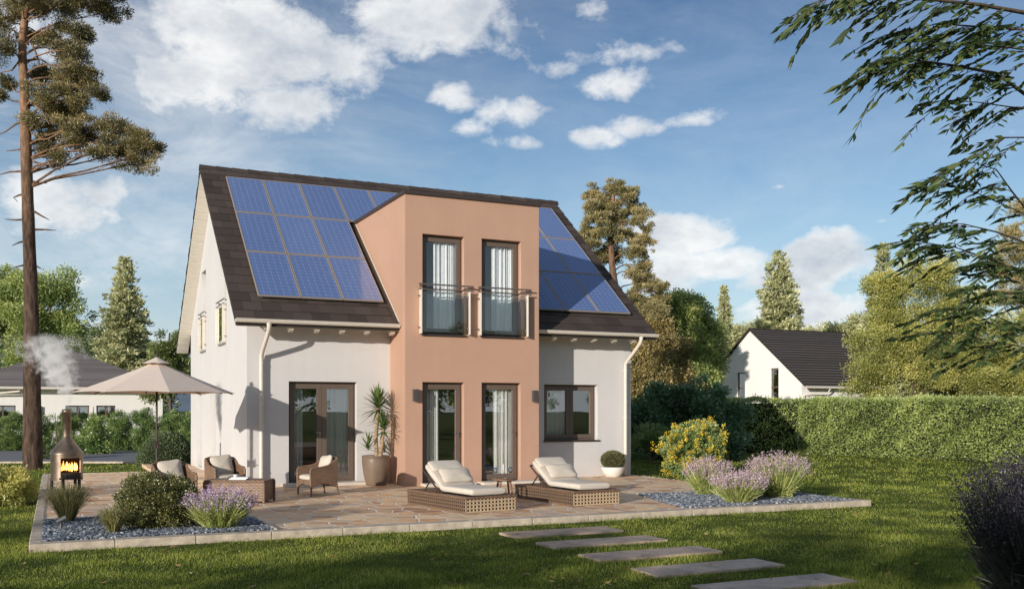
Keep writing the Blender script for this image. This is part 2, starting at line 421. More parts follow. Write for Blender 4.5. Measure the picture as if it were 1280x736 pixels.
# sills
for (x0, x1, z0, z1), yw in ((WINR, 0), (U1, -BP), (U2, -BP)):
    mb = MB(); mb.box(x0-.02, x1+.04, yw-.05, yw+.149, z0-.035, z0+.001); mb.build('window_sill', M['darkframe'], house)
for (a, b, z0, z1) in GW[:2]:
    mb = MB(); mb.box(-.05, .169, a-.02, b+.02, z0-.035, z0+.001); mb.build('window_sill', M['steel'], house)
# door steps
for (x0, x1, y1, d, z) in ((.78, 2.86, 0, .36, .075), (3.70, 4.95, -BP, .34, .06), (5.10, 6.55, -BP, .42, .06)):
    mb = MB(); mb.box(x0, x1, y1-d, y1-.001, .001, z); mb.build('door_step', M['step'], house, bevel=.006)
# juliet balconies
def railing(parent, M4, x0, x1, z0, z1, off):
    """local x along the wall, -y outwards"""
    def part(name, mat, fn, par):
        mb = MB(); mb.M = M4; fn(mb); return mb.build(name, M[mat], par)
    r = part('balcony_railing', 'steel', lambda m: m.tube([(x0-.06, -off, z1), (x1+.10, -off, z1)], .019, 8), parent)
    part('middle_rail', 'steel', lambda m: m.tube([(x0-.06, -off, z1-.11), (x1+.10, -off, z1-.11)], .017, 8), r)
    for xx in (x0+.01, x1+.02):
        part('rail_bracket', 'steel', lambda m: m.tube([(xx, -off, z1), (xx, -off*.6, z1+.02), (xx, -.012, z1-.03)], .014, 6), r)
        for z in (z0+.16, z1-.26):
            part('clamp', 'steel', lambda m: m.tube([(xx-.075, -off*.62, z), (xx-.05, -off*.62, z), (xx-.049, -off*.62, z), (xx+.08, -off*.62, z)], [.026,.026,.013,.013], 8), r)
    for xx in (x0, x1):
        part('side_plate', 'cream', lambda m: m.box(xx-.006, xx+.012, -off-.03, -.012, z0+.02, z1-.12), r)
    part('glass_panel', 'rglass', lambda m: m.add([(x0+.05, -off*.8, z0+.06), (x1-.05, -off*.8, z0+.06), (x1-.05, -off*.8, z1-.16), (x0+.05, -off*.8, z1-.16)], [(0,1,2,3)]), r)
    return r
MF = Matrix.Translation((0, -BP, 0))
railing(house, MF, 3.67, 4.86, 3.46, 4.60, .14)
railing(house, MF, 5.14, 6.36, 3.46, 4.60, .14)
MG = Matrix.Rotation(R(-90), 4, 'Z')          # x -> -y, outwards -> -x
for a, b in ((6.55, 7.45), (2.95, 3.95)): railing(house, MG, -b-.05, -a+.05, 3.42, 4.5, .075)

# ---- roof
mb = MB()
T = .10
for sgn in (0, 1):
    f = (lambda y: y) if sgn == 0 else (lambda y: D-y)
    segs = [(-OVL, BX0-.03, -EO), (BX0-.03, BX1+.03, 3.02), (BX1+.03, W+OVR, -EO)] if sgn == 0 else [(-OVL, W+OVR, -EO)]
    for xa, xb, y0 in segs:
        p = [(f(y0), rz(y0)-.03), (f(D/2), ZR-.03), (f(D/2), ZR-.03-T), (f(y0), rz(y0)-.03-T)]
        mb.prism_x(p, xa, xb)
roof = mb.build('roof', M['tileedge'], house)
# tiles
def tiles(front=True, seed=1):
    rr = random.Random(seed); V = []; F = []; Q = []
    L = (D/2+EO)/math.cos(PITCH); n = 20; row = L/n; tw = .42
    cp, sp = math.cos(PITCH), math.sin(PITCH)
    def pt(x, s, h):
        y = -EO + s*cp - h*sp; z = ZE + s*sp + h*cp
        return (x, y if front else D-y, z)
    ylim = (BZ-ZE)/SL - EO
    for i in range(n):
        s0 = i*row - .02; s1 = (i+1)*row + .01; off = (i % 2)*tw/2
        x = -OVL - off
        while x < W+OVR:
            a, b = max(x, -OVL-.01), min(x+tw, W+OVR+.01); x += tw
            if b-a < .02: continue
            parts = [(a, b)]
            if front and -EO+s0*cp < ylim+.05:
                parts = []
                if a < BX0-.012: parts.append((a, min(b, BX0-.012)))
                if b > BX1+.012: parts.append((max(a, BX1+.012), b))
            for a_, b_ in parts:
                if b_-a_ < .01: continue
                j = rr.uniform(-.0012, .0012); k = len(V); g = .003
                hi = .040+j; lo = .018+j; th = .022
                V += [pt(a_+g, s0, hi), pt(b_-g, s0, hi), pt(b_-g, s1, lo), pt(a_+g, s1, lo),
                      pt(a_+g, s0, hi-th), pt(b_-g, s0, hi-th), pt(b_-g, s1, lo-.02), pt(a_+g, s1, lo-.02)]
                q = rr.random()
                for f in ((0,1,2,3), (0,4,5,1), (0,3,7,4), (1,5,6,2), (3,2,6,7), (4,7,6,5)):
                    F.append([k+t for t in f]); Q.append(q)
    return np_mesh('roof_tiles', V, F, M['tile'], Q)
t = link('tile_courses', tiles(True), roof)
t = link('tile_courses', tiles(False, 2), roof)
mb = MB(); x = -OVL-.02
while x < W+OVR-.05:
    mb.cr = random.random()
    x1 = min(x+.42, W+OVR+.03); h0, h1 = ZR+.092, ZR+.080
    mb.add([(x, D/2-.13, ZR-.05), (x, D/2-.06, h0-.02), (x, D/2+.06, h0-.02), (x, D/2+.13, ZR-.05),
            (x1+.04, D/2-.12, ZR-.06), (x1+.04, D/2-.05, h1-.02), (x1+.04, D/2+.05, h1-.02), (x1+.04, D/2+.12, ZR-.06)],
           [(0,1,5,4), (1,2,6,5), (2,3,7,6), (0,3,2,1), (4,5,6,7)])
    x += .42
mb.build('ridge_cap', M['tile'], roof)
# boarded underside of the verges and eaves
def boards(name, f, y0, y1, x0, x1):
    mb = MB(); L = abs(y1-y0)/math.cos(PITCH); n = int(L/.26)
    for i in range(n):
        a = y0+(y1-y0)*i/n; b = y0+(y1-y0)*(i+1)/n - (y1-y0)/n*.09
        za, zb = rz(a)-.134, rz(b)-.134
        mb.prism_x([(f(a), za), (f(b), zb), (f(b), zb-.018), (f(a), za-.018)], x0, x1)
    return mb.build(name, M['soffit'], roof)
boards('verge_soffit', lambda y: D-y, -EO+.02, D/2-.02, -OVL+.01, -.003)
boards('verge_soffit', lambda y: y, -EO+.02, D/2-.02, -OVL+.01, -.003)
boards('verge_soffit', lambda y: y, -EO+.02, D/2-.02, W+.003, W+OVR-.01)
boards('eave_soffit', lambda y: y, -EO+.02, -.01, 0, BX0-.01)
boards('eave_soffit', lambda y: y, -EO+.02, -.01, BX1+.01, W)
# rafter tails
for x in (.32, .86, 1.44, 2.02, 2.60, 3.20, 7.42, 8.00, 8.58, 9.18, 9.76):
    mb = MB(); a, b = -EO+.08, -.002
    mb.prism_x([(a, rz(a)-.154), (b, rz(b)-.154), (b, rz(b)-.30), (a+.16, rz(a)-.285), (a+.02, rz(a)-.24)], x-.05, x+.05)
    mb.build('rafter_tail', M['soffit'], roof)
# gutters and downpipes
def gutter(x0, x1, y=-EO-.055, z=ZE+.005):
    mb = MB(); n = 10; r = .075; vs = []
    for x in (x0, x1):
        for rr_ in (r, r-.006):
            for k in range(n+1):
                t = math.pi + math.pi*k/n
                vs.append((x, y+rr_*math.cos(t), z+rr_*math.sin(t)))
    m = n+1; fs = []
    for k in range(n):
        fs += [(k, k+1, 2*m+k+1, 2*m+k), (m+k, 3*m+k, 3*m+k+1, m+k+1), (k, m+k, m+k+1, k+1), (2*m+k, 2*m+k+1, 3*m+k+1, 3*m+k)]
    fs += [tuple(range(m)), tuple(range(2*m, 3*m))]
    mb.add(vs, fs, False)
    mb.tube([(x0, y-r, z+.004), (x1, y-r, z+.004)], .012, 6)
    x = x0+.3
    while x < x1: mb.box(x-.012, x+.012, y-r-.004, y+r, z-.002, z+.006); x += .7
    return mb.build('gutter', M['cream'], roof)
gutter(-OVL-.01, BX0-.02); gutter(BX1+.02, W+OVR+.01)
def downpipe(x, xo):
    mb = MB(); y0 = -EO-.055
    pts = [(xo, y0, ZE-.05), (xo, y0, ZE-.14), (xo, y0+.03, ZE-.2), (xo+(x-xo)*.3, y0+.20, ZE-.36), (x, -.26, ZE-.62), (x, -.12, ZE-.72), (x, -.10, ZE-.82), (x, -.10, 1.6), (x, -.10, .01)]
    mb.tube(pts, [.06]+[.047]*8, 14)
    for z in (2.75, 1.5, .35): mb.tube([(x, -.10, z), (x, -.10, z+.03)], .056, 14); mb.box(x-.012, x+.012, -.06, .0, z, z+.03)
    return mb.build('downpipe', M['cream'], house)
downpipe(.30, .34); downpipe(9.80, 9.86)
# bay flat roof with dark edge
mb = MB(); e = .05
mb.prism_z([(BX0-e, -BP-e), (BX1+e, -BP-e), (BX1+e, 3.0), (BX0-e, 3.0)], BZ+.001, BZ+.075)
mb.build('bay_roof', M['darkframe'], house)
for xx in (BX0-.02, BX1+.004):       # pale flashing where the bay meets the tiles
    mb = MB(); a, b = -EO+.03, 2.98
    mb.prism_x([(a, rz(a)+.055), (b, rz(b)+.055), (b, rz(b)+.09), (a, rz(a)+.09)], xx, xx+.016); mb.build('flashing', M['cream'], house)
for xx in (BX0-.11, BX1+.014):
    mb = MB(); a, b = -EO+.02, 2.94
    mb.prism_x([(a, rz(a)+.05), (b, rz(b)+.05), (b, rz(b)+.062), (a, rz(a)+.062)], xx, xx+.09); mb.build('valley_flashing', M['darkframe'], house)
# wall lamps
for x in (3.555, 6.585):
    mb = MB(); mb.box(x-.06, x+.06, -BP-.12, -BP-.03, 1.93, 2.21); mb.box(x-.035, x+.035, -BP-.03, -BP-.001, 2.0, 2.14)
    l = mb.build('wall_lamp', M['lamp'], house, bevel=.006)
    gm = MB(); gm.box(x-.045, x+.045, -BP-.105, -BP-.045, 1.925, 1.929).box(x-.045, x+.045, -BP-.105, -BP-.045, 2.211, 2.215); gm.build('lens', M['paper'], l)

# ---- solar panels
def cellmat():
    m, nt, nd, ln = newmat('blue_solar_cells')
    out = N(nt, 'ShaderNodeOutputMaterial'); b = N(nt, 'ShaderNodeBsdfPrincipled', Roughness=.22); b.inputs['Specular IOR Level'].default_value = .9
    b.inputs['Coat Weight'].default_value = 1.0; b.inputs['Coat Roughness'].default_value = .05
    tc = N(nt, 'ShaderNodeTexCoord'); sp = N(nt, 'ShaderNodeSeparateXYZ'); ln.new(tc.outputs['Object'], sp.inputs[0])
    def mth(op, a, b_=None):
        n = N(nt, 'ShaderNodeMath', operation=op)
        for i, q in enumerate((a, b_)):
            if q is None: continue
            if isinstance(q, (int, float)): n.inputs[i].default_value = q
            else: ln.new(q, n.inputs[i])
        return n.outputs[0]
    def line(src, per, w):            # 1 near multiples of per
        f = mth('FRACT', mth('DIVIDE', src, per)); d = mth('ABSOLUTE', mth('SUBTRACT', f, .5))
        return mth('GREATER_THAN', d, .5-w)
    u, v = sp.outputs['X'], sp.outputs['Y']
    gx = line(u, .148, .03); gy = line(v, .148, .03)
    bus = line(mth('ADD', u, .074), .074, .035)
    # white diamonds at the cell corners
    fu = mth('ABSOLUTE', mth('SUBTRACT', mth('FRACT', mth('ADD', mth('DIVIDE', u, .148), .5)), .5))
    fv = mth('ABSOLUTE', mth('SUBTRACT', mth('FRACT', mth('ADD', mth('DIVIDE', v, .148), .5)), .5))
    dia = mth('LESS_THAN', mth('ADD', fu, fv), .15)
    g = mth('MAXIMUM', mth('MAXIMUM', gx, gy), mth('MULTIPLY', bus, .25)); 
    g = mth('MAXIMUM', mth('MULTIPLY', g, .28), mth('MULTIPLY', dia, .55))
    oi = N(nt, 'ShaderNodeObjectInfo'); nz = N(nt, 'ShaderNodeTexNoise', Scale=5.0, Detail=3.0)
    ln.new(tc.outputs['Object'], nz.inputs['Vector'])
    r = ramp(nt, [(0.2, (.10,.165,.37)), (.8, (.135,.215,.45))]); ln.new(mth('ADD', mth('MULTIPLY', oi.outputs['Random'], .5), mth('MULTIPLY', nz.outputs['Fac'], .5)), r.inputs['Fac'])
    mx = N(nt, 'ShaderNodeMix', data_type='RGBA'); mx.inputs[7].default_value = (.40,.48,.66,1)
    ln.new(g, mx.inputs[0]); ln.new(r.outputs['Color'], mx.inputs[6]); ln.new(mx.outputs[2], b.inputs['Base Color'])
    ln.new(b.outputs[0], out.inputs[0])
    return m
CELL = cellmat()
PW, PL = .955, 1.915
mb = MB(); w = .022
mb.box(0, PW, 0, w, 0, .04).box(0, PW, PL-w, PL, 0, .04).box(0, w, w, PL-w, 0, .04).box(PW-w, PW, w, PL-w, 0, .04)
pf = mb.build('solar_panel', M['panelframe'], house)
mb = MB(); mb.box(w, PW-w, w, PL-w, .01, .034); pc = mb.build('cell_sheet', CELL, pf)
Mr = Matrix.Rotation(PITCH, 4, 'X')
first = True
cols = [.216+.971*k for k in range(10)]
rows = [-.125, 1.40, 2.925]
for ri, y in enumerate(rows):
    for ci, x in enumerate(cols):
        if ri < 2 and 3 <= ci <= 6: continue
        if first: o = pf; first = False
        else:
            o = pf.copy(); COL.objects.link(o); c = pc.copy(); COL.objects.link(c); c.parent = o
        h = .10; yy = y + .03
        o.rotation_euler = (PITCH, 0, 0)
        o.location = (x, yy - h*math.sin(PITCH), rz(yy) + h*math.cos(PITCH))
mb = MB()
def rail(x0, x1, y):
    h = .050; yy = y-h*math.sin(PITCH); z = rz(y)+h*math.cos(PITCH)
    mb.box(x0, x1, yy-.014, yy+.014, z-.03, z+.008)
for y in (.25, 1.1): rail(.24, 3.1, y); rail(7.06, 9.9, y)
for y in (1.8, 2.6): rail(.24, 3.1, y); rail(7.06, 9.9, y)
for y in (3.3, 4.1): rail(.24, 9.9, y)
mb.build('panel_rail', M['panelframe'], house)
# ================================================================== ground, terrace, paths
def lawnmat():
    m, nt, nd, ln = newmat('lawn_soil_and_thatch')
    out = N(nt, 'ShaderNodeOutputMaterial'); b = N(nt, 'ShaderNodeBsdfPrincipled', Roughness=.95); b.inputs['Specular IOR Level'].default_value = .1
    geo = N(nt, 'ShaderNodeNewGeometry')
    n1 = N(nt, 'ShaderNodeTexNoise', Scale=.6, Detail=8.0, Roughness=.7); ln.new(geo.outputs['Position'], n1.inputs['Vector'])
    n2 = N(nt, 'ShaderNodeTexNoise', Scale=14.0, Detail=6.0, Roughness=.75); ln.new(geo.outputs['Position'], n2.inputs['Vector'])
    mx = N(nt, 'ShaderNodeMath', operation='MULTIPLY_ADD'); mx.inputs[1].default_value = .5; ln.new(n1.outputs['Fac'], mx.inputs[0])
    m2 = N(nt, 'ShaderNodeMath', operation='MULTIPLY'); m2.inputs[1].default_value = .5; ln.new(n2.outputs['Fac'], m2.inputs[0]); ln.new(m2.outputs[0], mx.inputs[2])
    r = ramp(nt, [(.3, (.04,.045,.012)), (.5, (.09,.115,.02)), (.7, (.19,.19,.045))]); ln.new(mx.outputs[0], r.inputs['Fac'])
    ln.new(r.outputs['Color'], b.inputs['Base Color'])
    bp = N(nt, 'ShaderNodeBump', Strength=1.0, Distance=.05); ln.new(n2.outputs['Fac'], bp.inputs['Height']); ln.new(bp.outputs['Normal'], b.inputs['Normal'])
    ln.new(b.outputs[0], out.inputs[0])
    return m
me = bpy.data.meshes.new('ground')
me.from_pydata([(-1500,-600,GZ), (1800,-600,GZ), (1800,2500,GZ), (-1500,2500,GZ)], [], [(0,1,2,3)]); me.materials.append(lawnmat())
tag(link('ground', me), kind='structure')

def flagmat():
    m, nt, nd, ln = newmat('crazy_paving_sandstone')
    out = N(nt, 'ShaderNodeOutputMaterial'); b = N(nt, 'ShaderNodeBsdfPrincipled', Roughness=.7)
    geo = N(nt, 'ShaderNodeNewGeometry')
    wn = N(nt, 'ShaderNodeTexNoise', Scale=1.6, Detail=2.0); ln.new(geo.outputs['Position'], wn.inputs['Vector'])
    av = N(nt, 'ShaderNodeVectorMath', operation='MULTIPLY_ADD'); av.inputs[1].default_value = (.22,.22,0); ln.new(wn.outputs['Color'], av.inputs[0]); ln.new(geo.outputs['Position'], av.inputs[2])
    v1 = N(nt, 'ShaderNodeTexVoronoi', Scale=2.6, voronoi_dimensions='2D', feature='DISTANCE_TO_EDGE'); v2 = N(nt, 'ShaderNodeTexVoronoi', Scale=2.6, voronoi_dimensions='2D', feature='F1')
    ln.new(av.outputs[0], v1.inputs['Vector']); ln.new(av.outputs[0], v2.inputs['Vector'])
    cs = N(nt, 'ShaderNodeSeparateColor'); ln.new(v2.outputs['Color'], cs.inputs[0])
    r = ramp(nt, [(0, (.52,.27,.15)), (.2, (.92,.54,.27)), (.42, (.98,.76,.48)), (.6, (.64,.37,.22)), (.8, (.97,.70,.40)), (1, (.66,.50,.38))]); ln.new(cs.outputs[0], r.inputs['Fac'])
    n1 = N(nt, 'ShaderNodeTexNoise', Scale=5.0, Detail=8.0, Roughness=.7); ln.new(geo.outputs['Position'], n1.inputs['Vector'])
    rr_ = ramp(nt, [(.3, (.70,.66,.62)), (.65, (1.05,1.02,1.0))]); ln.new(n1.outputs['Fac'], rr_.inputs['Fac'])
    mu = N(nt, 'ShaderNodeMix', data_type='RGBA', blend_type='MULTIPLY'); mu.inputs[0].default_value = .85; ln.new(r.outputs['Color'], mu.inputs[6]); ln.new(rr_.outputs['Color'], mu.inputs[7])
    jr = ramp(nt, [(.030, (1,1,1)), (.062, (0,0,0))]); ln.new(v1.outputs['Distance'], jr.inputs['Fac'])
    mj = N(nt, 'ShaderNodeMix', data_type='RGBA'); mj.inputs[7].default_value = (.88,.80,.68,1); ln.new(jr.outputs['Color'], mj.inputs[0]); ln.new(mu.outputs[2], mj.inputs[6])
    ln.new(mj.outputs[2], b.inputs['Base Color'])
    hr = ramp(nt, [(.01, (0,0,0)), (.05, (1,1,1))]); ln.new(v1.outputs['Distance'], hr.inputs['Fac'])
    ha = N(nt, 'ShaderNodeMath', operation='MULTIPLY_ADD'); ha.inputs[1].default_value = .6; ln.new(n1.outputs['Fac'], ha.inputs[0]); ln.new(hr.outputs['Color'], ha.inputs[2])
    hb = N(nt, 'ShaderNodeMath', operation='MULTIPLY_ADD'); hb.inputs[1].default_value = .35; ln.new(cs.outputs[1], hb.inputs[0]); ln.new(ha.outputs[0], hb.inputs[2])
    bp = N(nt, 'ShaderNodeBump', Strength=.7, Distance=.016); ln.new(hb.outputs[0], bp.inputs['Height']); ln.new(bp.outputs['Normal'], b.inputs['Normal'])
    rg = ramp(nt, [(0, (.45,.45,.45)), (1, (.85,.85,.85))]); ln.new(cs.outputs[2], rg.inputs['Fac']); ln.new(rg.outputs['Color'], b.inputs['Roughness'])
    ln.new(b.outputs[0], out.inputs[0])
    return m
mb = MB(); mb.prism_z([(-4.03,-7.96), (10.08,-7.96), (10.08,.6), (-.001+10.02,.6), (10.02, -.001), (0,-.001), (0,12.2), (-1.35,12.2), (-1.35,6.75), (-4.03,6.75)], -.14, 0)
tag(mb.build('terrace', flagmat()), kind='structure')
mb = MB()
def seg(x0, x1, y0, y1, ax):
    L = (x1-x0) if ax == 0 else (y1-y0); n = max(1, round(L/1.0))
    for i in range(n):
        j = random.uniform(-.003, .003)
        if ax == 0: mb.box(x0+L*i/n+.003, x0+L*(i+1)/n-.003, y0, y1, -.16, .012+j)
        else: mb.box(x0, x1, y0+L*i/n+.003, y0+L*(i+1)/n-.003, -.16, .012+j)
seg(-4.18, 10.30, -8.20, -7.96, 0); seg(-4.18, -4.03, -7.955, 6.75, 1); seg(10.08, 10.22, -7.955, -5.2, 1); seg(-4.18, -1.35, 6.75, 6.88, 0)
k = mb.build('kerb', M['stone'], bevel=.012); tag(k, kind='structure')
# planting beds
BEDL = [(-4.03,-7.955), (-.98,-7.955), (-.98,-6.15), (-3.15,-5.15), (-4.03,-5.15)]
BEDR = [(6.15,-7.955), (10.08,-7.955), (10.08,-5.30), (8.05,-5.28), (6.95,-5.17)]
M['gravbase'] = plain('grey_gravel_bed', (.10,.12,.15), .95, noise=.5, nscale=40, bump=1, bscale=60)
M['edge'] = plain('pale_edging', (.66,.58,.48), .8, noise=.1)
for poly in (BEDL, BEDR):
    mb = MB(); mb.prism_z(poly, .001, .006); tag(mb.build('gravel_bed', M['gravbase']), kind='structure')
def strip(pts, w=.045, z=.028):
    mb = MB()
    for a, b in zip(pts, pts[1:]):
        a = Vector((*a, 0)); b = Vector((*b, 0)); d = (b-a).normalized(); n = Vector((-d.y, d.x, 0))*w/2
        mb.prism_z([(a-n)[:2], (b-n)[:2], (b+n)[:2], (a+n)[:2]], .0, z)
    o = mb.build('bed_edging', M['edge']); tag(o, kind='structure')
strip([(-.98,-7.95), (-.98,-6.15), (-3.15,-5.15), (-4.0,-5.15)]); strip([(6.95,-5.17), (8.05,-5.28), (10.06,-5.30)], .06)
def inside(px, py, poly):
    n = len(poly); c = np.zeros(len(px), bool); j = n-1
    for i in range(n):
        xi, yi = poly[i]; xj, yj = poly[j]
        t = ((yi > py) != (yj > py)) & (px < (xj-xi)*(py-yi)/((yj-yi) if yj != yi else 1e-9)+xi); c ^= t; j = i
    return c
ICO_V = None
def pebbles(name, poly, dens, size, mat, label, zb=.004):
    xs = [p[0] for p in poly]; ys = [p[1] for p in poly]
    A = (max(xs)-min(xs))*(max(ys)-min(ys)); n = int(A*dens)
    px = rng.uniform(min(xs), max(xs), n); py = rng.uniform(min(ys), max(ys), n)
    k = inside(px, py, poly); px, py = px[k], py[k]; n = len(px)
    bm = bmesh.new(); bmesh.ops.create_icosphere(bm, subdivisions=1, radius=1); bm.verts.ensure_lookup_table()
    bv = np.array([v.co[:] for v in bm.verts]); bf = np.array([[v.index for v in f.verts] for f in bm.faces]); bm.free()
    s = size*rng.uniform(.6, 1.4, n); a = rng.uniform(0, 6.28, n)
    jit = rng.uniform(.75, 1.2, (n, len(bv), 1))
    v = bv[None]*jit*s[:, None, None]*np.array([1.25, .9, .62])
    ca, sa = np.cos(a)[:, None], np.sin(a)[:, None]
    X = v[..., 0]*ca - v[..., 1]*sa; Y = v[..., 0]*sa + v[..., 1]*ca
    V = np.stack([X+px[:, None], Y+py[:, None], v[..., 2]+zb+(s*.35)[:, None]+rng.uniform(0, .012, n)[:, None]], -1)
    F = bf[None] + (np.arange(n)*len(bv))[:, None, None]
    o = link(name, np_mesh(name, V.reshape(-1,3), F.reshape(-1,3), mat, np.repeat(rng.random(n), len(bf))))
    tag(o, label, 'gravel', kind='stuff')
M['pebble'] = rndmat('blue_grey_gravel', [(0,(.05,.06,.075)), (.5,(.13,.155,.19)), (.85,(.29,.32,.36)), (1,(.6,.6,.6))], nscale=6, namp=.15, bump=0)
M['pebblew'] = rndmat('pale_pebbles', [(0,(.35,.31,.26)), (1,(.75,.70,.62))], nscale=6, namp=.1, bump=0)
pebbles('gravel', BEDL, 1700, .019, M['pebble'], 'loose blue grey gravel in the bed at the left corner of the terrace')
pebbles('gravel', BEDR, 1500, .020, M['pebble'], 'loose blue grey gravel in the bed under the lavender at the right')
pebbles('pebble_strip', [(10.09,-5.2), (10.30,-5.2), (10.45,-.02), (10.09,-.02)], 700, .035, M['pebblew'], 'pale pebble strip beside the house corner and terrace edge', -.08)
# stepping stones
SLAB = 'grey stepping slabs across the lawn'
sl_lab = ['pale stepping slab nearest the terrace kerb', 'second stepping slab out from the terrace', 'middle stepping slab of the lawn path', 'fourth stepping slab, darker, towards the foreground', 'stepping slab nearest the viewer at the bottom of the photo']
STONES = []
for i, y in enumerate((-9.33, -10.52, -11.73, -12.93, -14.12)):
    mb = MB(); x0, x1 = 2.08+random.uniform(-.02,.02), 3.88+random.uniform(-.03,.03); h = .28
    mb.box(x0, x1, y-h, y+h, GZ-.03, GZ+.035); STONES.append((x0, x1, y-h, y+h))
    o = mb.build('stepping_stone', M['pstone'], bevel=.012); tag(o, sl_lab[i], 'stepping stone', SLAB)
# road behind the left lawn
mb = MB(); p = [plan(-70, 33.6), plan(2, 33.6), plan(2, 43.2), plan(-70, 43.2)]; mb.prism_z(p, GZ-.05, GZ+.012)
tag(mb.build('road', M['asphalt']), kind='structure')
mb = MB(); p = [plan(-70, 33.42), plan(2, 33.42), plan(2, 33.58), plan(-70, 33.58)]; mb.prism_z(p, GZ-.05, GZ+.06)
tag(mb.build('road_kerb', M['stone']), kind='structure')

# ---- grass blades
def grass():
    def block(n, Y0, Y1, h0, w0):
        # constant density on the picture: more blades where they are near
        q = rng.random(n); Yc = 1/(1/Y0 + q*(1/Y1-1/Y0)); Xc = (rng.random(n)*1.22-.61)*Yc*1.10
        dx, dy = Xc-XA, Yc-YA
        x = dx*ct+dy*st; y = -dx*st+dy*ct
        k = ~((x > -4.2) & (x < 10.33) & (y > -8.22) & (y < 6.9)) & ~((x > -1.4) & (x < 10.1) & (y > -.5) & (y < 12.2)) & (x < 25.2) 
        k &= ~((Yc > 33.3) & (Xc < 2.1))
        for a, b, c, d in STONES: k &= ~((x > a+.025) & (x < b-.025) & (y > c+.025) & (y < d-.02))
        # clumps and thin spots
        cl = np.sin(x*3.1+np.sin(y*2.3)*1.7)*np.sin(y*3.7+np.sin(x*1.9)*1.5)
        k &= rng.random(n) < (.72+.28*cl)
        x, y, Yc, cl = x[k], y[k], Yc[k], cl[k]; n = len(x)
        sc = np.maximum(1, Yc/14)
        lf = np.sin(x*.9+1.3*np.sin(y*.7))*np.sin(y*1.1+np.sin(x*.5)*2); edge = (np.abs(y+8.28) < .10) & (x > -4.3) & (x < 10.4)
        h = h0*rng.uniform(.4, 1.5, n)*(1+.25*cl+.30*lf)*np.where(edge, 1.5, 1.0); w = w0*sc*rng.uniform(.7, 1.3, n)
        a = rng.uniform(0, 6.283, n); b = rng.uniform(0, 6.283, n); lean = rng.uniform(.1, .75, n)*h
        V = np.empty((n, 3, 3))
        V[:,0] = np.stack([x-np.cos(a)*w, y-np.sin(a)*w, np.full(n, GZ)], -1)
        V[:,1] = np.stack([x+np.cos(a)*w, y+np.sin(a)*w, np.full(n, GZ)], -1)
        V[:,2] = np.stack([x+np.cos(b)*lean, y+np.sin(b)*lean, GZ+h], -1)
        return V, np.clip(rng.random(n)*.75 + .12 + .15*cl, 0, 1)
    a, ra = block(520000, 9.4, 24, .030, .0032); b, rb = block(140000, 22, 50, .045, .0050)
    V = np.concatenate([a, b]); F = np.arange(V.shape[0]*3).reshape(-1, 3)
    m = leafmat('grass_blades', (.050,.075,.012), (.190,.270,.032), (.56,.57,.12), trans=.45, clump=.95, tscale=.7, gloss=.03)
    tag(link('lawn_grass', np_mesh('lawn_grass', V.reshape(-1,3), F, m, np.concatenate([ra, rb]))), 'short mown green grass of the garden lawn', 'grass', kind='stuff')
grass()
# fallen leaves
def litter():
    n = 420; Yc = 1/(1/9.6 + rng.random(n)*(1/30-1/9.6)); Xc = (rng.random(n)*1.1-.55)*Yc; dx, dy = Xc-XA, Yc-YA
    x = dx*ct+dy*st; y = -dx*st+dy*ct; k = (y < -8.3) | (x > 10.5); x, y = x[k], y[k]; n = len(x)
    a = rng.uniform(0, 6.28, n); L = rng.uniform(.02, .045, n); z = GZ+rng.uniform(.025, .05, n); t = rng.uniform(-.4, .4, n)
    c, s_ = np.cos(a)*L, np.sin(a)*L; V = np.stack([np.stack([x-c, y-s_, z], -1), np.stack([x+s_*.5, y-c*.5, z+t*L], -1), np.stack([x+c, y+s_, z+.3*L], -1), np.stack([x-s_*.5, y+c*.5, z-t*L*.5], -1)], 1)
    m = rndmat('dry_leaf', [(0, (.12,.07,.03)), (.6, (.30,.19,.07)), (1, (.45,.36,.14))], bump=0)
    tag(link('fallen_leaves', np_mesh('fallen_leaves', V.reshape(-1,3), np.arange(n*4).reshape(-1,4), m, rng.random(n))), 'scattered small dry leaves lying on the lawn', 'leaves', kind='stuff')
litter()
# distant hills
def hills(seed, X0, X1, Y, h, name, mat):
    r_ = random.Random(seed); n = 90; vs = []; ph = [r_.uniform(0, 6) for _ in range(4)]
    for i in range(n+1):
        X = X0+(X1-X0)*i/n; z = h*(.72+.16*math.sin(i*.11+ph[0])+.08*math.sin(i*.29+ph[1])+.03*math.sin(i*.9+ph[2]))
        a = plan(X, Y); b = plan(X, Y+260); vs += [(*a, GZ-3), (*b, z)]
    mb = MB(); mb.add(vs, [(2*i, 2*i+2, 2*i+3, 2*i+1) for i in range(n)], True); o = mb.build(name, mat); tag(o, kind='structure')
hills(3, -1000, 1100, 900, 92, 'hills', plain('hazy_blue_wooded_hills', (.13,.18,.235), 1, noise=.25, nscale=.02))  # blue of the distance haze is put into the hill colour
# ================================================================== furniture
def rot_to(p, q):                     # yaw that turns local -y toward direction p->q
    return math.atan2(q[1]-p[1], q[0]-p[0]) + math.pi/2
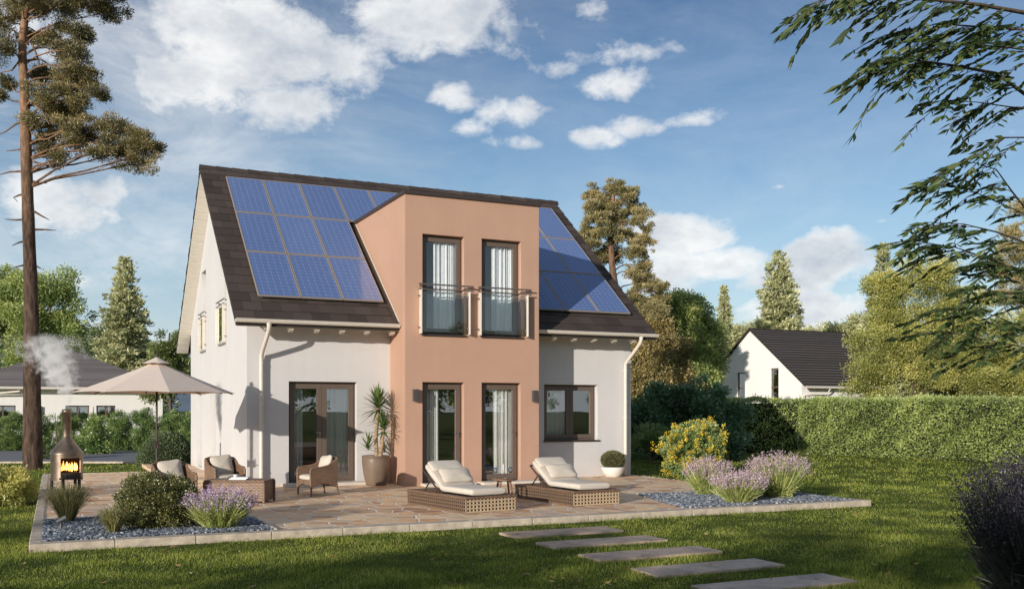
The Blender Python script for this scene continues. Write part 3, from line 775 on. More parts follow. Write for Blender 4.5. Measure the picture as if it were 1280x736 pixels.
# ---- sun loungers: local x width, y length (foot end at y=0 facing -y), z up
def lattice(mb, x0, x1, z0, z1, y, axis, sgn):
    """open weave of strands on a side face"""
    w = .013; nz = 4; nx = max(4, int((x1-x0)/.068))
    def strand(a, b, c, d, o):
        if axis == 'x': mb.box(a, b, y-(.012+o if sgn < 0 else 0), y+(.012+o if sgn > 0 else 0), c, d)
        else: mb.box(y-(.012+o if sgn < 0 else 0), y+(.012+o if sgn > 0 else 0), a, b, c, d)
    for i in range(nx+1):
        x = x0+(x1-x0)*i/nx; strand(x-w, x+w, z0, z1, .000)
    for j in range(nz+1):
        z = z0+(z1-z0)*j/nz
        for i in range(nx):
            a = x0+(x1-x0)*i/nx; b = x0+(x1-x0)*(i+1)/nx
            strand(a, b, z-.012, z+.012, .005 if (i+j) % 2 else -.004)
def make_lounger(loc, rz_, label):
    t = thing('sun_lounger', label, 'sun lounger', loc, rz_, 'rattan sun loungers on the terrace')
    Wd, L, h = 1.02, 2.08, .26
    mb = MB(); mb.box(.03, Wd-.03, .03, L-.03, .02, h-.05); mb.build('shade_infill', M['inbox'], t)  # solid dark box in place of the shade seen through the weave
    mb = MB(); lattice(mb, .012, Wd-.012, .02, h, 0, 'x', 1); mb.build('front_lattice', M['rattan'], t)
    mb = MB(); lattice(mb, .012, L-.012, .02, h, 0, 'y', 1); lattice(mb, .012, L-.012, .02, h, Wd, 'y', -1); lattice(mb, .012, Wd-.012, .02, h, L, 'x', -1)
    mb.build('side_lattice', M['rattand'], t)
    mb = MB(); r = .09; z0, z1 = h-.03, h+.012
    mb.box(-.01, Wd+.01, -.01, r, z0, z1).box(-.01, Wd+.01, L-.62, L+.01, z0, z1).box(-.01, r, r, L-.62, z0, z1).box(Wd-r, Wd+.01, r, L-.62, z0, z1)
    mb.build('top_rim', M['wickd'], t, bevel=.006)
    # mattress, bent: flat part then backrest rising toward the head (far) end
    cx = Wd/2; w2 = .36; bend = 1.10; ang = R(31); Lb = .72; th = .12
    prof = [(.06, 0), (.09, .0), (bend-.08, 0), (bend+.02, .015)]
    prof += [(bend+.02+Lb*k/4*math.cos(ang), .015+Lb*k/4*math.sin(ang)) for k in (1, 2, 3, 4)]
    n = len(prof); m = 20; vs = []; fs = []
    def cr(q): return (math.copysign(abs(math.cos(q))**.32, math.cos(q)), math.copysign(abs(math.sin(q))**.45, math.sin(q)))
    for i, (y, z) in enumerate(prof):
        a = prof[max(i-1, 0)]; b = prof[min(i+1, n-1)]; d = Vector((0, b[0]-a[0], b[1]-a[1])).normalized(); nn = Vector((0, -d.z, d.y))
        s = .86 if i in (0, n-1) else 1
        for k in range(m):
            c_, s_ = cr(2*math.pi*k/m)
            p = Vector((cx+c_*w2*(.97 if i in (0, n-1) else 1), y, h+.02+z)) + nn*(th/2+s_*th/2*s)
            vs.append(p)
    for i in range(n-1):
        for k in range(m): fs.append((i*m+k, i*m+(k+1)%m, (i+1)*m+(k+1)%m, (i+1)*m+k))
    fs += [tuple(range(m)), tuple(range((n-1)*m, n*m))]
    mb = MB(); mb.add(vs, fs, True); o = mb.build('mattress', M['cushion'], t)
    b = o.modifiers.new('bevel', 'BEVEL'); b.width = .03; b.segments = 3; b.limit_method = 'ANGLE'; b.angle_limit = R(55)
    # headrest fold of the mattress and pillow
    def on_back(s, off): return (bend+.02+s*math.cos(ang) - off*math.sin(ang), h+.035+s*math.sin(ang)+off*math.cos(ang))
    y, z = on_back(.58, th+.02)
    mb = MB(); mb.M = Matrix.Translation((cx, y, z)) @ Matrix.Rotation(ang, 4, 'X'); mb.cushion(0, 0, 0, .335, .15, .045, e=.3)
    mb.build('head_cushion', M['cushion'], t)
    y, z = on_back(.22, th+.06)
    mb = MB(); mb.M = Matrix.Translation((cx+.02, y, z)) @ Matrix.Rotation(ang+.25, 4, 'X'); mb.cushion(0, 0, 0, .32, .17, .075, e=.45, pinch=.55)
    mb.build('pillow', M['pillow'], t)
    # backrest frame with struts
    mb = MB(); p0 = on_back(-.02, -.02); p1 = on_back(Lb, -.02); pm = on_back(.38, -.03)
    for x in (cx-w2-.012, cx+w2+.012):
        mb.tube([(x, *p0), (x, *p1)], .016, 6); mb.tube([(x, *pm), (x, pm[0]+.22, h)], .013, 6)
    mb.tube([(cx-w2-.012, *p1), (cx+w2+.012, *p1)], .016, 6)
    mb.build('backrest_frame', M['darkframe'], t)
    return t
make_lounger((2.37, -7.06, 0), R(9), 'cream cushioned rattan sun lounger nearer the potted yucca, left of the drinks table')
make_lounger((4.58, -6.78, 0), R(5), 'cream cushioned rattan sun lounger in front of the wide ground floor window')

# ---- drinks table between the loungers
SX, SY = 3.86, -5.35
t = thing('side_table', 'small round teak side table between the two sun loungers', 'side table', (SX, SY, 0))
mb = MB(); mb.lathe([(0, .405), (.23, .405), (.24, .412), (.24, .432), (.232, .438), (0, .438)], 28); mb.build('tabletop', M['wood'], t)
for a in (.6, 2.17, 3.74, 5.31):
    mb = MB(); c, s = math.cos(a), math.sin(a)
    mb.tube([(c*.13, s*.13, .404), (c*.20, s*.20, .0)], [.022, .016], 8); mb.build('leg', M['wood'], t)
def glass_item(name, x, y, label, prof, mat='glasswine', cat='wine glass', group=None):
    mb = MB(); mb.lathe(prof, 20); o = mb.build(name, M[mat]); o.location = (x, y, .4385); tag(o, label, cat, group); return o
wg = [(.0, .0), (.034, .0), (.034, .003), (.005, .008), (.004, .085), (.012, .092), (.034, .115), (.042, .145), (.040, .17), (.031, .205), (.029, .205), (.038, .17), (.040, .145), (.030, .115), (0, .098)]
glass_item('wine_glass', SX-.16, SY+.06, 'clear wine glass on the left of the candle on the teak side table', wg)
glass_item('wine_glass', SX+.15, SY+.05, 'clear wine glass on the right of the candle on the teak side table', wg)
c = thing('candlestick', 'slim candle in a small holder on the teak side table', 'candle', (SX-.01, SY+.02, .4385))
mb = MB(); mb.lathe([(0, 0), (.035, 0), (.035, .008), (.01, .015), (.008, .07), (.018, .08), (.018, .09), (0, .09)], 16); mb.build('holder', M['iron'], c)
mb = MB(); mb.lathe([(0, .09), (.010, .09), (.009, .27), (0, .272)], 12); mb.build('candle', M['paper'], c)
mb = MB(); mb.M = Matrix.Translation((SX-.03, SY-.14, .4385)); mb.lathe([(0, 0), (.05, 0), (.066, .022), (.062, .022), (.048, .005), (0, .005)], 18)
o = mb.build('snack_dish', M['potbr']); tag(o, 'small brown snack dish at the front of the teak side table', 'dish')

# ---- wicker armchairs (front faces local -y)
def make_armchair(loc, rz_, label, pillow=True):
    t = thing('wicker_armchair', label, 'armchair', loc, rz_, 'brown wicker armchairs around the coffee table'); t.scale = (.86, .86, .86)
    for s in (-1, 1):
        poly = [(-.33,.20), (-.335,.62), (-.27,.655), (-.05,.66), (.12,.70), (.24,.79), (.33,.84), (.37,.83), (.35,.5), (.31,.20), (.24,.225), (.12,.27), (0,.285), (-.12,.27), (-.24,.225)]
        mb = MB(); a, b = sorted((s*.335, s*.375)); mb.prism_x(poly, a, b); o = mb.build('side_panel', M['wickd'] if s > 0 else M['wick'], t, bevel=.008)  # one panel in darker wicker, its shade put into the colour
    mb = MB(); n = 12; vs = []
    for yy in (0, .045):
        for i in range(n+1):
            x = -.34+.68*i/n; k = 1-(x/.34)**2
            vs += [(x, .30+yy+.05*k*.5, .20), (x, .335+yy+.06*k, .82+.05*k)]
    m = (n+1)*2; fs = []
    for i in range(n):
        fs += [(2*i, 2*i+2, 2*i+3, 2*i+1), (m+2*i, m+2*i+1, m+2*i+3, m+2*i+2), (2*i+1, 2*i+3, m+2*i+3, m+2*i+1), (2*i, m+2*i, m+2*i+2, 2*i+2)]
    mb.add(vs, fs, True); mb.build('back_panel', M['wick'], t)
    mb = MB(); poly = [(-.334,.20), (-.334,.37), (.334,.37), (.334,.20), (.26,.235), (.13,.275), (0,.285), (-.13,.275), (-.26,.235)]
    mb.prism_y(poly, -.33, -.30); mb.box(-.334, .334, -.299, .30, .33, .36); mb.build('seat_apron', M['wick'], t)
    mb = MB()
    for s in (-1, 1):
        mb.tube([(s*.355, -.335, .20), (s*.357, -.34, .61), (s*.357, -.30, .655), (s*.357, -.05, .672), (s*.357, .12, .71), (s*.357, .24, .80), (s*.35, .35, .85)], .026, 8)
    mb.tube([(-.35, .36, .85), (-.2, .395, .885), (0, .41, .895), (.2, .395, .885), (.35, .36, .85)], .026, 8)
    mb.build('rolled_edge', M['wick'], t)
    for sx in (-1, 1):
        for y, dy in ((-.315, -.01), (.33, .05)):
            mb = MB(); mb.tube([(sx*.352, y, .30), (sx*.36, y+dy, 0)], [.030, .018], 8); mb.build('leg', M['wickd'], t)
    mb = MB(); mb.cushion(0, -.03, .425, .325, .32, .075, e=.3); mb.build('seat_cushion', M['cushion'], t)
    mb = MB(); mb.M = Matrix.Translation((.0, .20, .70)) @ Matrix.Rotation(R(72), 4, 'X') @ Matrix.Rotation(R(6), 4, 'Z'); mb.cushion(0, 0, 0, .27, .25, .10, e=.42, pinch=.6)
    mb.build('back_pillow', M['pillow'], t)
    return t
make_armchair((-1.88, -3.25, 0), R(14), 'wicker armchair behind the big round shrub, under the parasol')
make_armchair((-.72, -1.62, 0), R(12), 'wicker armchair behind the coffee table at the white house corner')
make_armchair((.98, -2.45, 0), R(-78), 'wicker armchair in front of the wide patio door, turned to the coffee table')
# ---- coffee table
TC = (-.70, -3.25)
t = thing('wicker_coffee_table', 'low box shaped brown wicker coffee table on the terrace', 'coffee table', (*TC, 0), R(-30))
mb = MB(); mb.box(-.56, .56, -.28, .28, .03, .395); mb.build('table_box', M['wick'], t, bevel=.012)
mb = MB(); mb.box(-.585, .585, -.305, .305, .396, .425); mb.build('tabletop', M['wick'], t, bevel=.01)
for sx in (-1, 1):
    for sy in (-1, 1): mb = MB(); mb.box(sx*.572-.022, sx*.572+.022, sy*.292-.022, sy*.292+.022, 0, .3955); mb.build('corner_post', M['wickd'], t, bevel=.006)
mb = MB(); mb.M = Matrix.Translation((TC[0]+.02, TC[1]-.04, .4255)) @ Matrix.Rotation(R(-22), 4, 'Z')
mb.box(-.20, .12, -.12, .12, 0, .022).box(-.17, .15, -.11, .13, .0225, .045)
o = mb.build('magazine_stack', M['paper'], bevel=.003); tag(o, 'two white magazines lying on the wicker coffee table', 'magazines')
mb = MB(); mb.M = Matrix.Translation((TC[0]-.08, TC[1]-.02, .4715)); mb.lathe([(0,0), (.035,0), (.045,.04), (.042,.04), (.03,.006), (0,.006)], 16)
o = mb.build('bowl', M['potwh']); tag(o, 'small white bowl on the magazines on the coffee table', 'bowl')

# ---- parasol
UX, UY = -2.03, -1.5
t = thing('parasol', 'beige octagonal garden parasol with a thin dark pole beside the house corner', 'parasol', (UX, UY, 0), R(3.5))
mb = MB(); mb.lathe([(0, .0), (.27, .0), (.27, .045), (.20, .07), (.05, .085), (.04, .30), (.0, .30)], 24); mb.build('base', M['darkframe'], t)
mb = MB(); mb.tube([(0, 0, .08), (0, 0, 2.80)], .021, 10); mb.build('pole', M['darkframe'], t)
mb = MB(); mb.box(-.035, .035, -.045, .045, .98, 1.12); mb.tube([(0,-.04,1.05), (0,-.13,1.05), (0,-.14,.98)], .011, 6); mb.tube([(-.03, 0, 1.1), (-.10,0,.98)], .009, 6); mb.tube([(.03,0,1.1),(.09,0,1.16),(.09,0,1.0)], .007, 6)
mb.build('crank', M['darkframe'], t)
def canopy(rad, z0, z1, n=8, sub=8, rings=7, sag=.05):
    vs = []; fs = []
    for i in range(rings+1):
        q = i/rings
        for k in range(n):
            for j in range(sub):
                a0 = 2*math.pi*k/n; a1 = 2*math.pi*(k+1)/n; u = j/sub
                x = (1-u)*math.cos(a0)+u*math.cos(a1); y = (1-u)*math.sin(a0)+u*math.sin(a1)
                inn = math.sin(math.pi*u)
                rr = rad*q*(1-.045*inn*q); z = z1 + (z0-z1)*(q**.92) + sag*inn*q*(.3+.7*q)*.45
                vs.append((x*rr, y*rr, z))
    m = n*sub
    for i in range(rings):
        for k in range(m): fs.append((i*m+k, i*m+(k+1)%m, (i+1)*m+(k+1)%m, (i+1)*m+k))
    return vs, fs
vs, fs = canopy(1.56, 2.07, 2.72); mb = MB(); mb.add(vs, fs, False); cn = mb.build('canopy', M['canvas'], t)
for p in cn.data.polygons: p.use_smooth = False
vs, fs = canopy(.30, 2.655, 2.80, rings=3, sag=.03); mb = MB(); mb.add(vs, fs); mb.build('vent_cap', M['canvas'], t)
mb = MB(); mb.lathe([(0, 2.78), (.02, 2.79), (.028, 2.83), (.012, 2.87), (0, 2.88)], 12); mb.build('finial', M['darkframe'], t)
for k in range(8):
    a = 2*math.pi*k/8; c, s = math.cos(a), math.sin(a)
    mb = MB(); mb.tube([(c*.03, s*.03, 2.655), (c*.4, s*.4, 2.49), (c*.8, s*.8, 2.33), (c*1.2, s*1.2, 2.175), (c*1.50, s*1.50, 2.055)], .010, 5); mb.tube([(c*.03, s*.03, 2.13), (c*.78, s*.78, 2.335)], .008, 5)
    mb.build('rib', M['darkframe'], t)

# ---- fire pit stove
FX, FY = -3.64, 1.30
t = thing('garden_fireplace', 'round steel garden fireplace with tall flue and a burning fire', 'fireplace', (FX, FY, 0), R(-25.1))
# opening faces the viewer, right half (local -y = toward viewer)
mb = MB(); rO, rI = .325, .30
def arc(mb, r, a0, a1, z0, z1, n=20):
    vs = [(r*math.cos(a0+(a1-a0)*k/n), r*math.sin(a0+(a1-a0)*k/n), z) for z in (z0, z1) for k in range(n+1)]
    m = n+1; mb.add(vs, [(k, k+1, m+k+1, m+k) for k in range(n)], True)
oa0, oa1 = R(-88), R(-8)
for r in (rO, rI):
    arc(mb, r, oa1, oa0+2*math.pi, .21, .78, 40)
    arc(mb, r, oa0, oa1, .69, .78, 12)
for z in (.21, .78): mb.lathe([(rI, z), (rO, z)], 40, a0=oa1 if z < .5 else 0, a1=(oa0 if z < .5 else 0)+2*math.pi)
for a in (oa0, oa1):
    c, s = math.cos(a), math.sin(a); mb.add([(rI*c, rI*s, .21), (rO*c, rO*s, .21), (rO*c, rO*s, .69), (rI*c, rI*s, .69)], [(0,1,2,3)])
mb.build('fire_bowl', M['iron'], t)
mb = MB(); mb.lathe([(.345, .775), (.345, .80), (.30, .85), (.20, .99), (.115, 1.10), (.092, 1.16)], 40); mb.build('hood', M['iron'], t)
mb = MB(); mb.lathe([(.0, .34), (.295, .34), (.295, .37), (0, .37)], 32); mb.build('fire_grate', M['iron'], t)
mb = MB(); mb.lathe([(.092, 1.15), (.088, 1.66), (.100, 1.665), (.100, 1.75), (.085, 1.75), (.08, 1.2)], 28); mb.build('flue', M['iron'], t)
mb = MB(); arc(mb, .285, oa1+.1, oa0+2*math.pi-.1, .36, .79, 30); mb.lathe([(0, .372), (.285, .372)], 24); mb.build('firebox_lining', M['soot'], t)
mb = MB(); arc(mb, .33, oa0, oa1, .25, .37, 12); arc(mb, .36, oa0-.05, oa1+.05, .23, .27, 12); mb.build('ash_tray', M['soot'], t)
for a in (R(200), R(-80), R(-10), R(80)):
    mb = MB(); c, s = math.cos(a), math.sin(a); mb.box(c*.30-.025, c*.30+.025, s*.30-.025, s*.30+.025, 0, .24); mb.build('leg', M['soot'], t)
def firemat():
    m, nt, nd, ln = newmat('flames'); out = N(nt, 'ShaderNodeOutputMaterial'); e = N(nt, 'ShaderNodeEmission'); tr = N(nt, 'ShaderNodeBsdfTransparent')
    tc = N(nt, 'ShaderNodeTexCoord'); mp = N(nt, 'ShaderNodeMapping'); mp.inputs['Scale'].default_value = (14, 14, 6); ln.new(tc.outputs['Object'], mp.inputs[0])
    nz = N(nt, 'ShaderNodeTexNoise', Scale=1.0, Detail=3.0); ln.new(mp.outputs[0], nz.inputs['Vector'])
    r = ramp(nt, [(.3, (.9,.10,.01)), (.5, (1,.30,.03)), (.72, (1,.70,.20))]); ln.new(nz.outputs['Fac'], r.inputs['Fac']); ln.new(r.outputs['Color'], e.inputs['Color']); e.inputs['Strength'].default_value = 7
    rr_ = ramp(nt, [(.38, (0,0,0)), (.66, (1,1,1))]); ln.new(nz.outputs['Fac'], rr_.inputs['Fac'])
    mx = N(nt, 'ShaderNodeMixShader'); ln.new(rr_.outputs['Color'], mx.inputs[0]); ln.new(tr.outputs[0], mx.inputs[1]); ln.new(e.outputs[0], mx.inputs[2]); ln.new(mx.outputs[0], out.inputs[0]); return m
mb = MB(); rr_ = random.Random(4)
for i in range(34):
    x, y = rr_.uniform(-.08, .23), rr_.uniform(-.21, .04); hh = rr_.uniform(.08, .25)*(1-.8*abs(x-.06)); w_ = rr_.uniform(.010, .028)
    mb.lathe([(0, .40), (w_, .43), (w_*1.1, .43+hh*.25), (w_*.6, .40+hh*.7), (0, .40+hh)], 8, x, y)
o = mb.build('flame', firemat(), t)
mb = MB()
for a, x, y in ((.3, .02, -.05), (1.2, .08, -.1), (-.6, .0, -.08)):
    c, s = math.cos(a)*.15, math.sin(a)*.15; mb.tube([(x-c, y-s, .40), (x+c, y+s, .43)], .03, 8)
mb.build('logs', M['bark'], t)
# smoke
def smokemat():
    m, nt, nd, ln = newmat('smoke'); out = N(nt, 'ShaderNodeOutputMaterial'); v = N(nt, 'ShaderNodeVolumePrincipled'); v.inputs['Color'].default_value = (.98,.98,.99,1); v.inputs['Anisotropy'].default_value = 0.0
    tc = N(nt, 'ShaderNodeTexCoord')
    def mth(op, a, b_=None, c=None, cl=False):
        n = N(nt, 'ShaderNodeMath', operation=op, use_clamp=cl)
        for i, q in enumerate((a, b_, c)):
            if q is None: continue
            if isinstance(q, (int, float)): n.inputs[i].default_value = q
            else: ln.new(q, n.inputs[i])
        return n.outputs[0]
    nw = N(nt, 'ShaderNodeTexNoise', Scale=2.2, Detail=2.0); ln.new(tc.outputs['Object'], nw.inputs['Vector'])
    va = N(nt, 'ShaderNodeVectorMath', operation='MULTIPLY_ADD'); va.inputs[1].default_value = (.35,.35,.3); ln.new(nw.outputs['Color'], va.inputs[0]); ln.new(tc.outputs['Object'], va.inputs[2])
    vs_ = N(nt, 'ShaderNodeVectorMath', operation='SUBTRACT'); vs_.inputs[1].default_value = (.175,.175,.15); ln.new(va.outputs[0], vs_.inputs[0])
    sp = N(nt, 'ShaderNodeSeparateXYZ'); ln.new(vs_.outputs[0], sp.inputs[0]); z = sp.outputs['Z']
    # axis drifts: x centre as a function of height, radius grows
    cx = mth('MULTIPLY', mth('POWER', mth('MAXIMUM', z, 0.0), 1.6), -.24)
    wob = mth('MULTIPLY', mth('SINE', mth('MULTIPLY', z, 5.0)), .05)
    dx = mth('SUBTRACT', mth('SUBTRACT', sp.outputs['X'], cx), wob)
    rad = mth('MULTIPLY_ADD', mth('POWER', mth('MAXIMUM', z, 0.0), .9), .46, .05)
    d = mth('DIVIDE', mth('SQRT', mth('ADD', mth('MULTIPLY', dx, dx), mth('MULTIPLY', sp.outputs['Y'], sp.outputs['Y']))), rad)
    base = mth('SUBTRACT', 1.0, d)
    nz = N(nt, 'ShaderNodeTexNoise', Scale=5.5, Detail=6.0, Roughness=.62); ln.new(tc.outputs['Object'], nz.inputs['Vector'])
    f = mth('ADD', base, mth('MULTIPLY_ADD', nz.outputs['Fac'], 4.2, -2.35))
    f = mth('MULTIPLY', f, 1.0, cl=True)
    fade = N(nt, 'ShaderNodeMapRange'); fade.inputs[1].default_value = .6; fade.inputs[2].default_value = 1.62; fade.inputs[3].default_value = 1; fade.inputs[4].default_value = 0; ln.new(z, fade.inputs[0])
    lo = N(nt, 'ShaderNodeMapRange'); lo.inputs[1].default_value = 0; lo.inputs[2].default_value = .7; lo.inputs[3].default_value = .8; lo.inputs[4].default_value = 1; ln.new(z, lo.inputs[0])
    den = mth('MULTIPLY', mth('MULTIPLY', mth('MULTIPLY', f, fade.outputs[0]), lo.outputs[0]), 17.0)
    ln.new(den, v.inputs['Density']); ln.new(v.outputs[0], out.inputs['Volume']); return m
mb = MB(); mb.lathe([(0, -.02), (.12, -.02), (.45, .4), (.95, .9), (1.2, 1.3), (1.0, 1.65), (0, 1.68)], 20, -.12)
o = mb.build('smoke', smokemat()); o.location = (FX, FY, 1.77); o.rotation_euler = (0, 0, R(-25.1)); tag(o, 'white smoke drifting up from the flue of the garden fireplace', 'smoke')
SMOKE = o
# small garden spike light in the left gravel
t = thing('garden_spotlight', 'small metal spike light standing in the left gravel bed', 'garden light', (-3.80, -6.75, .01))
mb = MB(); mb.tube([(0,0,0), (0,0,.13)], .008, 6); mb.build('spike', M['steel'], t)
mb = MB(); mb.tube([(-.05,0,.12), (.07,.02,.18)], [.03,.038], 12); mb.build('lamp_head', M['steel'], t)

# pots
def pot_lathe(t, prof, mat): 
    mb = MB(); mb.lathe(prof, 40); mb.build('pot', mat, t)
YP = (2.84, -.47)
yucca = thing('potted_yucca', 'tall yucca with two leaf heads in a bronze pot beside the terracotta bay', 'potted plant', (*YP, 0))
pot_lathe(yucca, [(0,.003), (.22,.003), (.235,.02), (.285,.25), (.318,.48), (.325,.60), (.318,.655), (.33,.665), (.33,.685), (.295,.685), (.29,.60), (0,.60)], M['potbr'])
mb = MB(); mb.lathe([(0,.632), (.15,.63), (.288,.61)], 24); mb.build('soil', M['soil'], yucca)
def sword_head(V, F, Q, c, n, L, w, up=.2, down=-.5, seed=0):
    r_ = random.Random(seed)
    for i in range(n):
        a = i*2.39996; e = down+(1.45-down)*((i+.5)/n)**.75 + r_.uniform(-.1,.1)
        l = L*r_.uniform(.8, 1.1)*(1 if e < 1.0 else .85); d = Vector((math.cos(a)*math.cos(e), math.sin(a)*math.cos(e), math.sin(e)))
        s = d.cross(Vector((0,0,1))).normalized(); base = Vector(c)+Vector((0,0,(i/n)*.16))
        q = r_.random(); prev = None
        for k in range(5):
            t_ = k/4; p = base + d*l*t_ + Vector((0,0,-.22*l*t_*t_*max(0, math.cos(e)))); ww = w*(1, 1.25, 1.1, .7, .05)[k]*.5
            b = len(V); V.append(p-s*ww); V.append(p+s*ww)
            if prev is not None: F.append((prev, prev+1, b+1, b)); Q.append(q)
            prev = b
V = []; F = []; Q = []
sword_head(V, F, Q, (.06,.02,1.72), 95, .60, .040, seed=1); sword_head(V, F, Q, (.15,-.08,1.22), 75, .50, .036, seed=2); sword_head(V, F, Q, (-.20,-.05,.80), 26, .42, .032, down=.0, seed=3); sword_head(V, F, Q, (.22,.1,.72), 14, .34, .022, down=.3, seed=5)
ML_Y = leafmat('yucca_leaf', (.035,.07,.015), (.09,.17,.035), (.20,.28,.08), trans=.25, clump=.4, gloss=.12)
link('leaves', np_mesh('leaves', [tuple(v) for v in V], F, ML_Y, Q), yucca)
for p in ([(.02,0,.62), (.0,.01,1.1), (.06,.02,1.8)], [(.08,-.04,.62), (.13,-.06,.95), (.15,-.08,1.3)]):
    mb = MB(); mb.tube(p, [.05,.043,.04], 10); mb.build('trunk', plain('yucca_trunk', (.42,.29,.18), .9, noise=.4, nscale=6, bump=.8, bscale=30, stretch=(1,1,6)), yucca)
# ================================================================== vegetation
def unit(v): return v/np.maximum(np.linalg.norm(v, axis=-1, keepdims=True), 1e-9)
def leaf_quads(P, Dr, L, Wd, fold=.25):
    """one folded quad per leaf: P base, Dr unit direction, L length, Wd width"""
    n = len(P); rv = rng.normal(size=(n, 3)); S = unit(np.cross(Dr, rv)); Nn = np.cross(S, Dr)
    L = np.broadcast_to(L, n)[:, None]; Wd = np.broadcast_to(Wd, n)[:, None]
    V = np.empty((n, 4, 3)); mid = P + Dr*L*.45
    V[:, 0] = P; V[:, 1] = mid + S*Wd*.5 + Nn*Wd*fold; V[:, 2] = P + Dr*L; V[:, 3] = mid - S*Wd*.5 + Nn*Wd*fold
    return V
def mesh_leaves(name, V, mat, rnd=None):
    n = len(V); F = np.arange(n*4).reshape(-1, 4)
    return np_mesh(name, V.reshape(-1, 3), F, mat, rng.random(n) if rnd is None else rnd)
def ell_clumps(lobes, nsub, rsub, flat=.75, vol=.35):
    """smaller clumps spread over and in a few big lobes"""
    out = []
    tot = sum(l[3]*l[4] + l[5]*l[4] for l in lobes)
    for (x, y, z, a, b, c) in lobes:
        k = max(3, int(nsub*(a*b+b*c)/tot))
        d = unit(rng.normal(size=(k, 3))); r = np.where(rng.random(k) < vol, rng.uniform(.3, .8, k), rng.uniform(.82, 1.06, k))
        p = np.array([x, y, z]) + d*np.array([a, b, c])*r[:, None]
        s = rsub*rng.uniform(.6, 1.35, k)
        out.append(np.concatenate([p, s[:, None], (s*flat)[:, None], d], 1))
    return np.concatenate(out)
def fill_clumps(C, n, leaf, asp=.55, droop=0, zmin=None):
    """leaves through the clumps C (x,y,z,r,rz,dx,dy,dz)"""
    w = C[:, 3]**2; idx = rng.choice(len(C), n, p=w/w.sum()); c = C[idx]
    d = unit(rng.normal(size=(n, 3))); r = rng.random(n)**.45
    P = c[:, :3] + d*r[:, None]*np.stack([c[:, 3], c[:, 3], c[:, 4]], -1)
    P += rng.normal(size=(n, 3))*c[:, 3:4]*.12
    Dr = unit(d*.8 + c[:, 5:8]*.6 + rng.normal(size=(n, 3))*.6 + np.array([0, 0, -droop]))
    L = leaf*rng.uniform(.6, 1.35, n)
    # light and dark clumps: per clump tone + higher on its clump is lighter
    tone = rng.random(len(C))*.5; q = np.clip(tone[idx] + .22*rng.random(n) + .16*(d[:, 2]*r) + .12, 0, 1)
    if zmin is not None:
        k = P[:, 2] > zmin; P, Dr, L, q = P[k], Dr[k], L[k], q[k]
    return leaf_quads(P, Dr, L, L*asp), q
def limbs(mb, base, tops, r0, trunk_top, wob=.15, n=7, tr=None):
    base = Vector(base); tt = Vector(trunk_top); pts = []
    for i in range(n+1):
        t = i/n; p = base.lerp(tt, t) + Vector((math.sin(t*4+r0*7)*wob*t*(1-t)*2, math.cos(t*5)*wob*t*(1-t)*2, 0)); pts.append(p)
    rads = [r0*(1-.75*i/n) for i in range(n+1)]; rads[0] *= 1.25
    mb.tube(pts, rads, 10)
    for tp in tops:
        tp = Vector(tp); k = random.uniform(.25, .85); i = int(k*n); st_ = pts[i]
        if tp.z < st_.z: st_ = pts[max(1, i//2)]
        m1 = st_.lerp(tp, .5) + Vector((random.uniform(-.2,.2), random.uniform(-.2,.2), .15*(tp-st_).length))
        r = rads[i]*.5
        mb.tube([st_, st_.lerp(m1, .6), m1, m1.lerp(tp, .6), tp], [r, r*.8, r*.6, r*.4, r*.15], 6)
LM = {}
LM['green'] = leafmat('broadleaf_green', (.030,.045,.014), (.095,.120,.035), (.20,.21,.075), clump=.5, tscale=.35, k=3.5)
LM['deep'] = leafmat('deep_green_leaf', (.016,.028,.012), (.045,.066,.026), (.10,.12,.05), clump=.5, tscale=.5, k=2.7)
LM['olive'] = leafmat('olive_green_leaf', (.03,.045,.012), (.085,.11,.03), (.17,.18,.06), clump=.5, tscale=.4, k=2.2)
LM['yellow'] = leafmat('yellow_green_leaf', (.06,.068,.016), (.19,.195,.050), (.36,.33,.10), clump=.55, tscale=.5, k=2.1)
LM['brown'] = leafmat('brownish_green_leaf', (.05,.045,.015), (.13,.105,.04), (.22,.17,.07), clump=.6, tscale=.5, k=2.9)
LM['pale'] = leafmat('pale_spruce_needle', (.055,.065,.028), (.165,.17,.085), (.30,.28,.16), clump=.35, tscale=.5, k=2.8)
LM['pine'] = leafmat('pine_needle', (.026,.028,.011), (.095,.080,.030), (.20,.155,.065), clump=.5, tscale=.6, trans=.15, k=2.3)
LM['pinesun'] = leafmat('sunlit_pine_needle', (.05,.05,.018), (.15,.13,.055), (.28,.22,.11), clump=.5, tscale=.5, trans=.2, k=2.3)  # paler copy of the pine needle, sunlight put into the colour
LM['hedge'] = leafmat('hedge_leaf', (.040,.052,.014), (.120,.150,.045), (.23,.24,.09), clump=.5, tscale=.9, k=3.2)
LM['laurel'] = leafmat('laurel_leaf', (.008,.026,.010), (.022,.062,.022), (.07,.12,.06), clump=.4, tscale=.8, gloss=.14, k=3)
LM['thuja'] = leafmat('thuja_leaf', (.018,.035,.010), (.06,.095,.025), (.14,.17,.055), clump=.45, tscale=1.0, k=3.1)
LM['shrub'] = leafmat('small_leaf_shrub', (.05,.055,.012), (.15,.155,.035), (.32,.29,.09), clump=.25, tscale=4, gloss=.12, k=1.15)
LM['ball'] = leafmat('box_ball_leaf', (.04,.045,.015), (.11,.11,.04), (.20,.19,.08), clump=.2, tscale=6, k=1.4)
LM['lavleaf'] = leafmat('lavender_stem', (.08,.09,.03), (.20,.24,.07), (.38,.38,.15), clump=.2, tscale=5, k=2.2)
LM['lavflw'] = leafmat('lavender_flower', (.20,.12,.24), (.40,.29,.42), (.60,.49,.57), clump=.2, tscale=5, trans=.2, k=1.35)
